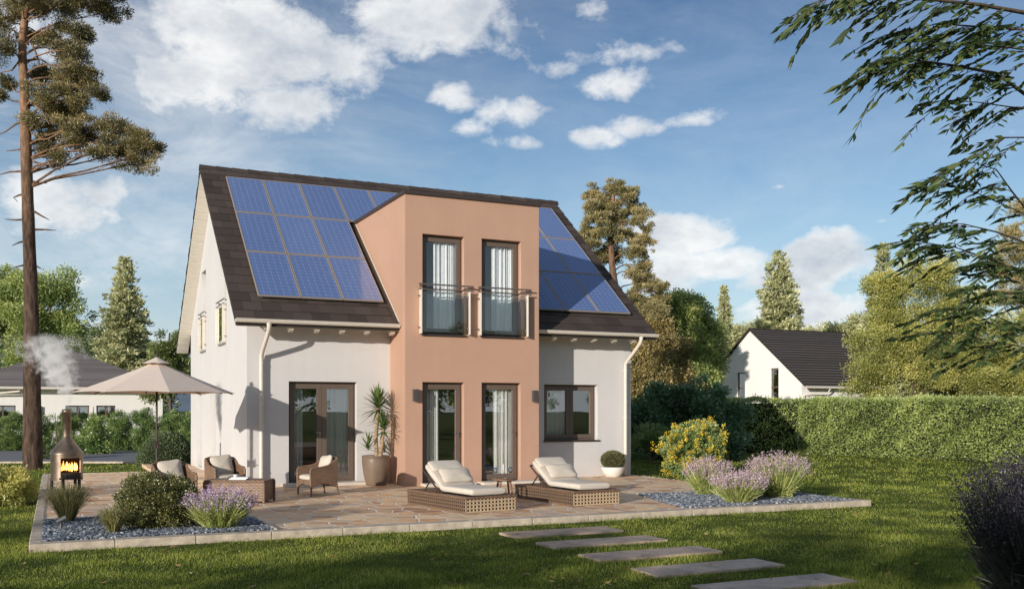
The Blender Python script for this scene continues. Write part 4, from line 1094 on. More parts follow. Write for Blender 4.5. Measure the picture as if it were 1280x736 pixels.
LM['lavpink'] = leafmat('dusty_lavender_flower', (.24,.16,.20), (.44,.30,.36), (.64,.48,.51), clump=.2, tscale=5, trans=.2, k=1.4)
LM['darklav'] = leafmat('shaded_lavender_stem', (.010,.012,.011), (.028,.034,.030), (.065,.075,.075), clump=.3, tscale=4, k=1)  # this stem and the next flower colour are darkened for foreground shade
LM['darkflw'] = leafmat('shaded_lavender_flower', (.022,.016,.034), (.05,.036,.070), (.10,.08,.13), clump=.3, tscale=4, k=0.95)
LM['reed'] = leafmat('ornamental_grass', (.07,.075,.022), (.20,.19,.06), (.38,.33,.14), clump=.2, tscale=5, k=1.3)
LM['yelflw'] = leafmat('yellow_blossom', (.55,.36,.02), (.75,.55,.04), (.85,.72,.16), clump=.2, tscale=8, trans=.2, gloss=.02, k=1)
LM['mid'] = leafmat('flower_shrub_leaf', (.04,.07,.02), (.12,.17,.05), (.26,.30,.12), clump=.3, tscale=4, k=1.8)
LM['over'] = leafmat('overhanging_leaflet', (.015,.030,.012), (.045,.075,.026), (.11,.14,.045), clump=.5, tscale=1.2, trans=.3, gloss=.03, k=1.5)  # leaf colour made dark for the shade these branches hang in
LM['brightened'] = leafmat('brightened_garden_leaf', (.03,.045,.014), (.095,.120,.035), (.20,.21,.075), k=3.6)  # copy of the broadleaf green, brightened for the window reflections
BARK = M['bark']; PBARK = rndmat('pine_bark', [(0,(.05,.036,.028)), (1,(.14,.095,.07))], nscale=6, namp=.6, bump=1, bscale=14)
def pinebark():
    m, nt, nd, ln = newmat('scots_pine_bark'); out = N(nt, 'ShaderNodeOutputMaterial'); b = N(nt, 'ShaderNodeBsdfPrincipled', Roughness=.95); b.inputs['Specular IOR Level'].default_value = .1
    geo = N(nt, 'ShaderNodeNewGeometry'); sp = N(nt, 'ShaderNodeSeparateXYZ'); ln.new(geo.outputs['Position'], sp.inputs[0])
    mr = N(nt, 'ShaderNodeMapRange'); mr.inputs[1].default_value = 7.0; mr.inputs[2].default_value = 11.5; ln.new(sp.outputs['Z'], mr.inputs[0])
    mp = N(nt, 'ShaderNodeMapping'); mp.inputs['Scale'].default_value = (5, 5, 1.3); ln.new(geo.outputs['Position'], mp.inputs[0])
    nz = N(nt, 'ShaderNodeTexNoise', Scale=2.0, Detail=7.0, Roughness=.7); ln.new(mp.outputs[0], nz.inputs['Vector'])
    ra = ramp(nt, [(.35, (.035,.025,.02)), (.65, (.15,.10,.075))]); rb = ramp(nt, [(.35, (.16,.09,.055)), (.65, (.42,.26,.16))])
    ln.new(nz.outputs['Fac'], ra.inputs['Fac']); ln.new(nz.outputs['Fac'], rb.inputs['Fac'])
    mx = N(nt, 'ShaderNodeMix', data_type='RGBA'); ln.new(mr.outputs[0], mx.inputs[0]); ln.new(ra.outputs['Color'], mx.inputs[6]); ln.new(rb.outputs['Color'], mx.inputs[7]); ln.new(mx.outputs[2], b.inputs['Base Color'])
    bp = N(nt, 'ShaderNodeBump', Strength=1, Distance=.04); ln.new(nz.outputs['Fac'], bp.inputs['Height']); ln.new(bp.outputs['Normal'], b.inputs['Normal'])
    ln.new(b.outputs[0], out.inputs[0]); return m
SPBARK = pinebark()

def broadleaf(name, label, cat, X, Y, H, lobes, nsub, rsub, n, leaf, mat, group=None, r0=.22, crown='crown', asp=.55, droop=.15, z0=None):
    """lobes in viewer-aligned metres (right, away, up) about the foot"""
    x, y = plan(X, Y); t = thing(name, label, cat, (x, y, GZ), -TH, group)
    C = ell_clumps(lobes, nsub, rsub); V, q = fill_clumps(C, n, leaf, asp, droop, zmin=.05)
    link(crown, mesh_leaves(crown, V, LM[mat], q), t)
    mb = MB(); k = min(len(C), 14); tops = [tuple(C[i, :3]) for i in rng.choice(len(C), k, replace=False)]
    cz = sum(l[2] for l in lobes)/len(lobes)
    limbs(mb, (0, 0, 0), tops, r0, (lobes[0][0]*.5, lobes[0][1]*.5, max(.3, cz+.2*H)), wob=.3*r0/.22)
    mb.build('trunk', BARK, t)
    return t
def conifer(name, label, X, Y, H, Rb, z0, n, mat='pale', group=None, power=.85, leaf=.2, droop=.12, seed=0, up=.0):
    rr_ = np.random.default_rng(seed)
    x, y = plan(X, Y); t = thing(name, label, 'tree', (x, y, GZ), rr_.uniform(0, 6), group)
    P = []; Dd = []; W = []; T = []; z = z0; mb = MB(); mb.tube([(0,0,0), (.03,0,H*.5), (0,.02,H)], [Rb*.09+.05, Rb*.05+.03, .02], 8)
    while z < H-.1:
        f = (H-z)/(H-z0); Rr = Rb*(f**power)*(1 if f < .9 else .8+2*(1-f)); k = int(6+5*f)
        a0 = rr_.uniform(0, 6)
        for b in range(k):
            a = a0 + 6.283*b/k + rr_.uniform(-.25, .25); l = Rr*rr_.uniform(.62, 1.12); el = (.35*(1-f)+up) - droop + rr_.uniform(-.08, .1)
            d = np.array([math.cos(a)*math.cos(el), math.sin(a)*math.cos(el), math.sin(el)])
            if l > .5: mb.tube([(0,0,z), tuple(np.array([0,0,z])+d*l*.5), tuple(np.array([0,0,z])+d*l*.92+np.array([0,0,-.06*l]))], [.03*f+.012, .02*f+.008, .004], 4, cap=False)
            m = max(2, int(l/.22)); s = rr_.uniform(.25, 1, m)
            side = np.cross(d, [0,0,1.0])
            for q_ in s:
                spread = .30*l*(1-q_*.55)*rr_.uniform(-1, 1)
                P.append(np.array([0,0,z]) + d*l*q_ + side*spread + np.array([0,0,-.10*l*q_*q_+rr_.uniform(-.06,.06)])); Dd.append(d); W.append(.16+.10*l); T.append(rr_.uniform(0,.5))
        z += rr_.uniform(.26, .40)*(.55+.45*f)*(H/11)
    P = np.array(P); Dd = np.array(Dd); W = np.array(W); T = np.array(T)
    idx = rng.choice(len(P), n, p=W**2/np.sum(W**2)); off = rng.normal(size=(n, 3))*np.array([.42,.42,.26])*W[idx][:, None]
    PP = P[idx]+off; Dr = unit(Dd[idx]*.8+rng.normal(size=(n,3))*.55+np.array([0,0,.15])); L = leaf*rng.uniform(.6,1.3,n)
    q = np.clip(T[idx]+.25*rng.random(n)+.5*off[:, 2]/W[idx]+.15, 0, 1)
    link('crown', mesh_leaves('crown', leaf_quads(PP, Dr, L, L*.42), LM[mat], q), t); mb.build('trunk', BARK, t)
    return t
def pine(name, label, X, Y, trunk, pads, n, leaf, mat, r0, stubs=(), group=None, bark=None):
    """trunk and pads in viewer-aligned metres about the foot; pads (x,y,z,rx,ry,rz)"""
    x, y = plan(X, Y); t = thing(name, label, 'tree', (x, y, GZ), -TH, group)
    C = []
    for (a, b, c, rx, ry, rz_) in pads:
        k = int(34*rx*max(rz_, .5)*ry**.5)+14; d = unit(rng.normal(size=(k, 3)))*(rng.random(k)**.45*rng.uniform(.75, 1.25, k))[:, None]
        p = np.array([a, b, c])+d*np.array([rx, ry, rz_])
        s = .235*rng.uniform(.45, 1.35, k)*(.7+.3*min(1.6, rx)); dd = np.tile([0, 0, .55], (k, 1)) + d*.8
        C.append(np.concatenate([p, s[:, None], (s*.62)[:, None], dd], 1))
    C = np.concatenate(C); V, q = fill_clumps(C, n, leaf, .26, -.25)
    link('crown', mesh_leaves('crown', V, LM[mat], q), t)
    mb = MB(); pts = [Vector(p) for p in trunk]; m = len(pts)-1; fine = []; rad = []
    for i in range(m):
        for k in range(5):
            u = k/5; p0 = pts[max(i-1,0)]; p1 = pts[i]; p2 = pts[i+1]; p3 = pts[min(i+2, m)]
            fine.append(.5*((2*p1)+(p2-p0)*u+(2*p0-5*p1+4*p2-p3)*u*u+(3*p1-p0-3*p2+p3)*u*u*u))
    fine.append(pts[-1]); nf = len(fine)-1
    rad = [r0*(1-.68*(i/nf)**1.2)*(1+.25*max(0, 1-i*3/nf))*random.uniform(.96, 1.04) for i in range(nf+1)]
    mb.tube(fine, rad, 14)
    mb.build('trunk', bark or SPBARK, t)
    mb = MB()
    for (a, b, c, rx, ry, rz_) in pads:
        tgt = Vector((a, b, c)); zz = c - random.uniform(.2, .9)*abs(a-pts[-1].x)*.35 - .2
        j = min(range(nf+1), key=lambda i: abs(fine[i].z-zz)); s0 = fine[j]
        mid = s0.lerp(tgt, .5)+Vector((0, 0, random.uniform(-.1, .25))); r = rad[j]*.24
        mb.tube([s0, s0.lerp(mid, .5)+Vector((0,0,.08)), mid, mid.lerp(tgt, .6), tgt], [r, r*.8, r*.65, r*.45, r*.2], 7)
        for k in range(5):
            e = tgt+Vector((random.uniform(-rx, rx)*.8, random.uniform(-ry, ry)*.8, random.uniform(-rz_, rz_)*.6)); mb.tube([mid.lerp(tgt, random.uniform(.2,.9)), e], [r*.3, r*.08], 5, cap=False)
    for s in stubs:
        pp = [Vector(p) for p in s]; mb.tube(pp, [.04*(1-.75*i/(len(pp)-1)) for i in range(len(pp))], 6)
    mb.build('branches', bark or SPBARK, t)
    return t

# ---- the tall pine at the left
def rel(u, v, Y, X0, Yb, dy=0):     # sighting at the tree -> metres about its foot
    return ((u-640)/FOC*Y - X0, dy, EYE-(v-HOR)/FOC*Y - GZ)
PY = 30.2; PX = (41-640)/FOC*PY
def q_(u, v, dy=0): a = rel(u, v, PY, PX, PY); return (a[0]*(1+dy/PY) + PX*dy/PY, dy, (a[2]-EYE-.1)*(1+dy/PY)+EYE+.1)
pads = []
for (u, v, w, h, dy) in ((12,30,26,26,.4), (2,62,14,16,-.6), (30,3,34,12,0), (62,8,30,12,-.5), (100,3,34,9,.5), (140,14,22,10,.2), (120,-8,40,12,-.4), (52,44,22,10,.6), (88,34,20,14,-.3), (106,48,9,8,.3), (76,62,24,11,.3), (92,84,17,16,-.2), (54,98,18,12,.8), (102,104,17,14,.4), (123,118,10,6,.2), (54,120,20,12,-.7), (84,116,14,10,-.2),
                      (78,142,20,8,.1), (62,170,14,14,.5), (88,160,16,12,-.4), (128,156,22,12,0), (158,166,24,14,.3), (180,192,16,18,-.2), (165,205,12,9,.3), (196,186,5,5,.0), (140,178,18,12,-.3), (112,168,16,10,.5), (150,192,14,10,.2), (120,190,10,8,-.3), (95,178,14,12,.3), (60,186,10,12,.2), (74,198,8,9,0), (172,176,16,10,-.3), (84,152,18,9,.4), (40,150,12,8,-.3), (66,132,20,8,.3), (96,126,14,10,-.4), (116,100,10,10,.2), (100,62,12,10,-.3), (84,96,14,12,.5), (10,105,8,6,.6), (0,120,5,5,0), (40,-25,60,22,0), (-15,20,22,16,-.5), (72,-20,30,14,1.4),(20,-15,24,16,-1.6)):
    c = q_(u, v, dy); s = PY/FOC; pads.append((*c, w*s*1.12, max(.45, min(1.1, w*s*.9)), h*s*1.1))
trunk = [q_(41,587)[:3], q_(40,480), q_(39,380), q_(36,290), q_(33,200), q_(31,120), q_(28,60), q_(33,8), q_(37,-35)]
trunk[0] = (0, 0, -.1)
stubs = [[q_(29,70), q_(15,88,.2), q_(-5,92,.3)], [q_(37,126), q_(52,138,-.3), q_(62,156,-.4)], [q_(36,150), q_(20,155), q_(8,164), q_(-4,170,.2)], [q_(37,165), q_(48,170), q_(56,176,-.2)], [q_(36,189), q_(24,187), q_(8,189)],
         [q_(31,214), q_(12,215), q_(-3,219)], [q_(41,202), q_(58,207), q_(76,212)], [q_(42,227), q_(50,229), q_(59,229)], [q_(38,241), q_(24,244), q_(17,247), q_(22,252)], [q_(42,264), q_(54,271), q_(62,275)], [q_(38,274), q_(20,275), q_(6,274)], [q_(43,287), q_(57,287), q_(70,288)], [q_(38,300), q_(24,303), q_(15,307)],
         [q_(34,76), q_(50,74,.2), q_(64,82,.2), q_(84,108,.3)], [q_(44,332), q_(52,336)], [q_(36,330), q_(14,335)], [q_(40,55), q_(48,75), q_(52,86)]]
pine('tall_pine', 'tall pine with a long bare reddish trunk and ragged crown at the left edge', PX, PY, trunk, pads, 150000, .085, 'pine', .235, stubs)

# ---- pine behind the house and one at the right edge
PY2 = 48; PX2 = (766-640)/FOC*PY2
def q2(u, v, dy=0, PX=None, PYv=None):
    PXv = PX2 if PX is None else PX; Yv = PY2 if PYv is None else PYv
    a = rel(u, v, Yv, PXv, Yv); return (a[0], dy, a[2])
pads = []
for (u, v, w, h, dy) in ((768,236,12,8,0), (742,240,9,9,.5), (783,246,10,10,-.4), (757,252,18,11,.4), (742,270,16,13,-.5), (775,268,17,12,.2), (796,258,13,10,.5), (803,276,13,12,-.3), (735,290,12,10,.3), (757,292,17,10,-.6), (785,292,17,12,.4), (805,298,10,12,0), (738,305,12,7,-.2), (765,316,16,8,.8), (793,316,14,10,-.5), (801,330,10,9,.2), (752,318,9,7,.5), (790,340,12,9,0), (808,352,14,10,.4), (822,362,12,9,-.3), (800,372,16,10,.3), (788,382,12,10,0), (826,376,10,8,.2), (815,390,14,10,-.4), (770,392,18,12,.6)):
    c = q2(u, v, dy); s = PY2/FOC; pads.append((*c, w*s*1.22, max(.5, w*s*1.05), h*s*1.2))
pine('scots_pine', 'bushy scots pine rising behind the right end of the tiled roof', PX2, PY2, [(0,0,-.1), q2(768,420), q2(772,380), q2(766,340), q2(764,310), q2(762,280), q2(766,250), q2(768,238)], pads, 80000, .13, 'pinesun', .22)
PY3 = 44; PX3 = (1292-640)/FOC*PY3; pads = []
for (u, v, w, h, dy) in ((1290,262,26,18,0), (1268,288,20,13,.4), (1262,318,22,14,-.3), (1290,318,24,16,0), (1252,335,16,9,.3), (1275,350,24,14,-.4), (1300,240,18,14,0), (1262,368,18,14,.3), (1292,385,20,14,0), (1310,290,24,20,.5), (1310,350,24,20,.3)):
    c = q2(u, v, dy, PX3, PY3); s = PY3/FOC; pads.append((*c, w*s, max(.5, w*s*.9), h*s))
pine('scots_pine', 'orange brown scots pine cut off by the right edge, above the hedge', PX3, PY3, [(0,0,-.1), q2(1290,450,0,PX3,PY3), q2(1288,360,0,PX3,PY3), q2(1294,290,0,PX3,PY3), q2(1298,236,0,PX3,PY3)], pads, 30000, .14, 'pinesun', .26)

def lobes_px(X0, Y, items):          # (u, v, halfwidth px, halfheight px, dy)
    s = Y/FOC; out = []
    for (u, v, w, h, dy) in items:
        out.append(((u-640)*s - X0, dy, EYE-(v-HOR)*s-GZ, w*s, w*s*.85, h*s))
    return out
def bl(name, label, u0, Y, items, nsub, rsub, n, leaf, mat, cat='tree', **kw):
    X0 = (u0-640)/FOC*Y
    return broadleaf(name, label, cat, X0, Y, 8, lobes_px(X0, Y, items), nsub, rsub, n, leaf, mat, **kw)
# left background
bl('broadleaf_tree', 'large rounded green tree behind the neighbouring bungalow at the far left', 50, 76, [(40,385,52,42,0), (72,362,30,26,-.8), (10,375,34,34,.5), (90,405,28,32,.3), (50,430,62,32,0), (-30,400,40,50,0), (20,350,22,16,.3)], 190, .85, 60000, .20, 'green', r0=.35)
bl('broadleaf_tree', 'darker low tree between the bungalow roof and the pale conifer', 135, 72, [(130,440,34,26,0), (165,450,30,22,.5), (110,455,24,22,0), (190,458,26,20,0), (150,425,16,18,.4)], 110, .7, 32000, .18, 'deep', r0=.25)
conifer('conifer', 'pale green conifer standing above the bungalow roof at the left', (156-640)/FOC*62, 62, 11.5, 2.3, 1.6, 34000, leaf=.26, seed=3, power=.62)
bl('olive_shrub_tree', 'olive green bushy tree close to the left gable of the house', 212, 50, [(212,436,18,24,0), (200,450,14,18,.2), (228,440,14,26,.2), (214,470,24,22,0), (190,478,18,20,.4)], 90, .42, 24000, .17, 'olive', r0=.12, asp=.3)
# right background
bl('broadleaf_tree', 'brownish green tree just right of the house below the scots pine', 815, 57, [(815,425,26,34,0), (800,460,22,34,.3), (835,450,24,34,-.4), (812,395,18,14,0), (845,480,24,24,0), (800,495,22,24,0)], 130, .62, 44000, .15, 'brown', r0=.18)
bl('broadleaf_tree', 'fresh green broadleaf tree between the brownish tree and the conifers', 880, 58, [(862,400,26,26,0), (840,385,16,14,.3), (880,418,22,28,.3), (868,450,30,30,-.3), (885,450,16,30,0), (855,480,30,24,0), (850,372,8,7,0), (868,378,10,9,0)], 150, .6, 50000, .15, 'green', r0=.2)
conifer('conifer', 'slim young conifer between the green tree and the big conifer', (905-640)/FOC*72, 72, 11.0, 1.6, 1.2, 20000, leaf=.24, seed=5, power=.8)
conifer('conifer', 'big pale conifer rising behind the gable of the white house at the right', (973-640)/FOC*70, 70, 13.15, 3.0, 1.0, 42000, leaf=.30, seed=8, power=.60)
conifer('conifer', 'tall pale conifer poking out above the yellow green tree', (1104-640)/FOC*58, 58, 11.7, 2.3, 1.5, 28000, leaf=.26, seed=9, power=.8)
conifer('conifer', 'tiny far conifer above the dark roof ridge of the white house', (1032-640)/FOC*110, 110, 11.7, 2.4, .5, 9000, leaf=.42, seed=12, power=.7)
bl('yellow_tree', 'broad yellow green tree behind the right hedge beside the white house', 1150, 42, [(1105,430,34,46,0), (1085,470,28,28,-.3), (1120,375,26,34,.3), (1165,360,26,32,-.2), (1160,430,44,52,0), (1205,400,34,44,.3), (1225,450,38,42,0), (1270,440,34,50,0), (1190,470,50,26,0), (1100,355,16,18,0), (1145,345,12,16,0), (1172,336,9,12,0), (1265,480,34,20,0)], 380, .46, 170000, .085, 'yellow', r0=.10, droop=.05)
for i, (u, Y, v, w) in enumerate(((935,88,408,24), (1060,86,408,26), (1015,92,411,22), (1085,80,400,20))):
    bl('pale_tree', ['pale rounded tree left of the big conifer above the white house', 'pale bushy tree above the dark roof beside the yellow green tree', 'small pale tree top over the middle of the dark roof ridge', 'pale tree crown behind the left side of the yellow green tree'][i], u, Y, [(u, v+18, w, 20, 0), (u-10, v+12, w*.6, 12, 0), (u+12, v+14, w*.6, 13, .4), (u, v+45, w, 30, 0)], 60, .8, 11000, .24, 'pale', r0=.2, group='pale trees on the skyline')
for i, (u, Y, v, w) in enumerate(((845,125,448,50), (925,150,432,34), (1010,160,424,50), (1090,140,426,60), (160,130,452,80), (20,130,450,70), (1210,120,440,70))):
    bl('skyline_tree', ['far dark tree behind the trees right of the house', 'far dark tree behind the slim young conifer', 'far dark tree over the right side of the big conifer', 'far dark tree behind the yellow green tree', 'far dark tree behind the left conifer', 'far dark tree behind the large green tree at the left', 'far dark tree behind the right hedge'][i], u, Y, [(u, v+14, w, 14, 0), (u-w*.5, v+16, w*.5, 12, 0), (u+w*.5, v+14, w*.5, 13, 1), (u, v+40, w*1.1, 26, 0)], 70, 1.6, 9000, .5, 'deep', r0=.4)

# ---- hedges
def hedge_box(name, label, x0, y0, x1, y1, h, th, n, leaf, mat, z0=GZ, group=None, wave=.07):
    t = thing(name, label, 'hedge', (x0, y0, z0), math.atan2(y1-y0, x1-x0), group); L = math.hypot(x1-x0, y1-y0)
    f = rng.random(n); A = [L*h, L*h, L*th*1.2, th*h, th*h]; S = np.cumsum(A)/sum(A)
    a, b = rng.random(n)*L, rng.random(n); X = a.copy(); Yv = np.zeros(n); Z = b*h; Nx = np.zeros((n, 3))
    k = f < S[0]; Yv[k] = -th/2; Nx[k] = (0,-1,0)
    k = (f >= S[0]) & (f < S[1]); Yv[k] = th/2; Nx[k] = (0,1,0)
    k = (f >= S[1]) & (f < S[2]); Yv[k] = (b[k]-.5)*th; Z[k] = h; Nx[k] = (0,0,1)
    k = (f >= S[2]) & (f < S[3]); X[k] = 0; Yv[k] = (rng.random(k.sum())-.5)*th; Nx[k] = (-1,0,0)
    k = f >= S[3]; X[k] = L; Yv[k] = (rng.random(k.sum())-.5)*th; Nx[k] = (1,0,0)
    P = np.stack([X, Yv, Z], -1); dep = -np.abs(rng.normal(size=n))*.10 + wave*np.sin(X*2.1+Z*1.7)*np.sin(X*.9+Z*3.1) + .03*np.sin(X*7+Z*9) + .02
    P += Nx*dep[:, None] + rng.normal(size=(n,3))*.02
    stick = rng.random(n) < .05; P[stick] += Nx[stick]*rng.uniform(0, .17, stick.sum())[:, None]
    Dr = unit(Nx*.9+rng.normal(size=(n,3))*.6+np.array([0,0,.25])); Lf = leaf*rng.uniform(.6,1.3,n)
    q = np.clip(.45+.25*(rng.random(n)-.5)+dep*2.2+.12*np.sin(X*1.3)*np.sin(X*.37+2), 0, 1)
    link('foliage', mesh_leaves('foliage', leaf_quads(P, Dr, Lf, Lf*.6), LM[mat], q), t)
    mb = MB(); mb.box(.12, L-.12, -th/2+.14, th/2-.14, 0, h-.15); mb.build('shade_core', M['shadecore'], t); return t
M['shadecore'] = plain('foliage_shade_dark', (.012,.015,.008), 1, noise=.4, nscale=10)  # near black solid cores, painted for the shade inside the foliage
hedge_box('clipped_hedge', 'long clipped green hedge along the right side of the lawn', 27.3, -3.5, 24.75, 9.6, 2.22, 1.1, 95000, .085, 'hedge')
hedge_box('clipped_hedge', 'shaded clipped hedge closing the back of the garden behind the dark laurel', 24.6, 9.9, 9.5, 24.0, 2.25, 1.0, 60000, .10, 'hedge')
bl('laurel_shrub', 'large dark glossy laurel between the house and the shaded hedge', 860, 36, [(860,525,40,36,0), (820,520,36,34,.2), (890,524,30,28,.4), (840,498,26,22,0), (880,494,22,18,0), (918,532,18,22,.3), (800,545,24,30,.4), (868,555,50,22,-.2)], 160, .34, 30000, .15, 'laurel', cat='shrub', r0=.08, asp=.45)
bl('loose_shrub', 'grey green loose shrub right beside the house corner, behind the flowering bush', 812, 33.5, [(812,545,22,12,0), (802,550,16,12,.2), (830,548,16,12,0)], 60, .2, 9000, .06, 'thuja', cat='shrub', r0=.04)
# thuja columns on the left, across the road
TG = 'columnar thujas across the road'
thl = ['columnar thuja at the far left edge', 'columnar thuja left of the tall pine trunk', 'columnar thuja just right of the tall pine trunk', 'columnar thuja behind the flue of the fireplace', 'columnar thuja right of the flue', 'columnar thuja left of the parasol pole', 'columnar thuja behind the parasol pole', 'columnar thuja touching the left gable of the house', 'columnar thuja hidden behind the house corner']
for i, u in enumerate((-14, 16, 52, 86, 118, 150, 182, 214, 244)):
    Y = 44.6+random.uniform(-.3,.3); top = 516+random.uniform(-4,4); s = Y/FOC; zt = EYE-(top-HOR)*s-GZ; w = 15.5*s*random.uniform(.9,1.1)
    x, y = plan((u-640)*s, Y); t = thing('thuja_column', thl[i], 'hedge plant', (x, y, GZ), random.uniform(0,6), TG)
    lob = [(0,0,zt*.42,w,w,zt*.42), (0,0,zt*.75,w*.85,w*.85,zt*.27), (0,0,zt*.18,w*.95,w*.95,zt*.2)]
    V, q = fill_clumps(ell_clumps(lob, 170, .17), 22000, .06, .5, -.3, zmin=.02); link('foliage', mesh_leaves('foliage', V, LM['thuja'], q), t)
    mb = MB(); mb.tube([(0,0,0), (0,0,zt*.8)], [.06,.02], 6); mb.build('stem', BARK, t)
bl('loose_shrub', 'loose green shrub at the road behind the fireplace', 117, 40.5, [(117,548,17,22,0), (108,560,16,14,.2), (127,560,15,14,0)], 50, .25, 9000, .10, 'thuja', cat='shrub', r0=.05)
bl('low_shrub', 'low dark shrub between the pine trunk and the fireplace', 72, 36.5, [(66,568,14,9,0), (88,570,14,8,.2), (52,570,12,8,0)], 50, .16, 7000, .07, 'deep', cat='shrub', r0=.04)
# clipped dark dome
def dome(name, label, X, Y, Rr, h, n, leaf, mat):
    x, y = plan(X, Y); t = thing(name, label, 'shrub', (x, y, GZ), 0); d = unit(rng.normal(size=(n,3))); d[:,2] = np.abs(d[:,2])*1.0
    lump = 1+.04*np.sin(d[:,0]*7+d[:,2]*5)*np.sin(d[:,1]*6)
    P = d*np.array([Rr,Rr,h])*lump[:,None]*(1-np.abs(rng.normal(size=n))*.05)[:,None]; Dr = unit(d+rng.normal(size=(n,3))*.6); L = leaf*rng.uniform(.6,1.3,n)
    link('foliage', mesh_leaves('foliage', leaf_quads(P, Dr, L, L*.6), LM[mat], np.clip(.4+.4*(rng.random(n)-.5)+.2*d[:,2],0,1)), t)
    mb = MB(); mb.lathe([(Rr*.86*math.cos(a), h*.86*math.sin(a)) for a in np.linspace(0, math.pi/2, 7)], 20); mb.build('shade_core', M['shadecore'], t); return t
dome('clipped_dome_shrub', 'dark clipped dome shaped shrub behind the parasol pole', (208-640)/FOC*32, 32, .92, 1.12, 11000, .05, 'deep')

# ---- shrubs and perennials round the terrace
def leafy_shrub(name, label, x, y, z, lob, nsub, rs, n, leaf, mat, stems=14, asp=.55, cat='shrub', extra=None, core=None):
    t = thing(name, label, cat, (x, y, z), 0)
    C = ell_clumps(lob, nsub, rs, .9); V, q = fill_clumps(C, n, leaf, asp, -.1, zmin=.01); link('foliage', mesh_leaves('foliage', V, LM[mat], q), t)
    mb = MB()
    for i in rng.choice(len(C), min(stems, len(C)), replace=False):
        p = Vector(C[i,:3]); mb.tube([(p.x*.1, p.y*.1, 0), (p.x*.5, p.y*.5, p.z*.6), p], [.012,.008,.004], 5, cap=False)
    mb.build('stems', BARK, t)
    if core:
        mb = MB(); mb.lathe([(core[0]*math.sin(a)*(1 if a > 1.2 else .9), core[2]*.5+core[2]*.5*math.cos(a)+.02) for a in np.linspace(0.02, math.pi-.02, 9)], 18); mb.build('shade_core', M['shadecore'], t)
    if extra: extra(t, C)
    return t
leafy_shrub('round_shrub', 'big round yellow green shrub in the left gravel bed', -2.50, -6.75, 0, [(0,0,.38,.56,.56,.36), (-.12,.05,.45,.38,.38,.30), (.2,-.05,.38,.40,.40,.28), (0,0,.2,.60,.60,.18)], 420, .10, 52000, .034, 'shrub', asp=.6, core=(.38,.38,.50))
def blossoms(t, C):
    k = [i for i in range(len(C)) if C[i,2] > .45 or rng.random() < .4]; P = []; 
    cen = np.array([C[i,:3]+C[i,5:8]*C[i,3]*.8 for i in k for _ in range(4)]) + rng.normal(size=(4*len(k),3))*.07
    n = len(cen)*16; P = np.repeat(cen, 16, 0)+rng.normal(size=(n,3))*.028; Dr = unit(rng.normal(size=(n,3))+np.array([0,0,.4])); L = .042*rng.uniform(.6,1.2,n)
    link('flowers', mesh_leaves('flowers', leaf_quads(P, Dr, L, L*.85), LM['yelflw']), t)
leafy_shrub('flowering_shrub', 'round shrub covered in yellow blossom behind the lavender', 11.45, -.95, GZ, [(0,0,.78,.88,.88,.66), (-.2,0,1.02,.6,.6,.42), (.3,.1,.9,.6,.6,.45), (0,0,.35,.8,.8,.34)], 170, .15, 17000, .062, 'mid', extra=blossoms, asp=.7)
leafy_shrub('golden_shrub', 'straggly golden shrub on the lawn at the left edge', -4.92, -1.05, GZ, [(0,0,.40,.62,.62,.36), (-.3,-.2,.5,.4,.4,.30), (.25,.1,.35,.42,.42,.30), (-.65,.3,.45,.5,.5,.38), (-1.1,.5,.4,.5,.5,.35)], 150, .13, 16000, .065, 'yellow', asp=.4)
def lavender(name, label, x, y, z, rad, h, n, fl, st='lavleaf', group=None, fsz=.028, cat='lavender', seed=0, fcount=7):
    t = thing(name, label, cat, (x, y, z), 0, group); V = []; q = []; FP = []; FD = []
    a = rng.uniform(0, 6.283, n); r = np.sqrt(rng.random(n)); lean = r*1.0; hh = h*rng.uniform(.55, 1.08, n)*(1-.22*r*r)
    b = np.stack([np.cos(a)*r*rad*.38, np.sin(a)*r*rad*.38, np.zeros(n)], -1); out = np.stack([np.cos(a), np.sin(a), np.zeros(n)], -1)
    tip = b + out*(lean*rad*.66)[:, None] + np.array([0,0,1])*hh[:, None] + rng.normal(size=(n,3))*.02
    mid = (b+tip)/2 - out*(lean*rad*.07)[:, None]; w = .0055
    s = unit(np.cross(tip-b, rng.normal(size=(n,3))))*w
    Q = np.empty((n*2, 4, 3)); Q[:n] = np.stack([b-s, b+s, mid+s, mid-s], 1); Q[n:] = np.stack([mid-s, mid+s, tip+s*.4, tip-s*.4], 1)
    # narrow leaves up the lower two thirds of each stem
    k = n*9; i = rng.integers(0, n, k); u = rng.uniform(0, .68, k)[:, None]; P = b[i]*(1-u)+tip[i]*u - out[i]*(u*(1-u)*lean[i][:, None]*rad*.28); Dr = unit((tip-b)[i]/h*.9+rng.normal(size=(k,3))*.45+out[i]*.2); L = .06*rng.uniform(.6,1.3,k)*h/.5
    LQ = leaf_quads(P, Dr, L, .0085*h/.5)
    link('stems', mesh_leaves('stems', np.concatenate([Q, LQ]), LM[st]), t)
    keep = (rng.random(n) < .62) & (tip[:, 2] > h*.56); tp = tip[keep]; dr = unit((tip-mid)[keep]); m = fcount
    u = rng.uniform(-.02, .085, (len(tp), m))*h/.5; P = (tp[:,None]+dr[:,None]*u[...,None]).reshape(-1,3)+rng.normal(size=(len(tp)*m,3))*.006; D2 = unit(np.repeat(dr, m, 0)*.7+rng.normal(size=P.shape)*.7)
    link('flowers', mesh_leaves('flowers', leaf_quads(P, D2, fsz*rng.uniform(.7,1.3,len(P)), fsz*.6), LM[fl]), t)
    return t
LG = 'lavender in the right gravel bed'
lavender('lavender', 'bright purple lavender beside the big round shrub in the left bed', -1.66, -7.35, 0, .50, .52, 900, 'lavflw')
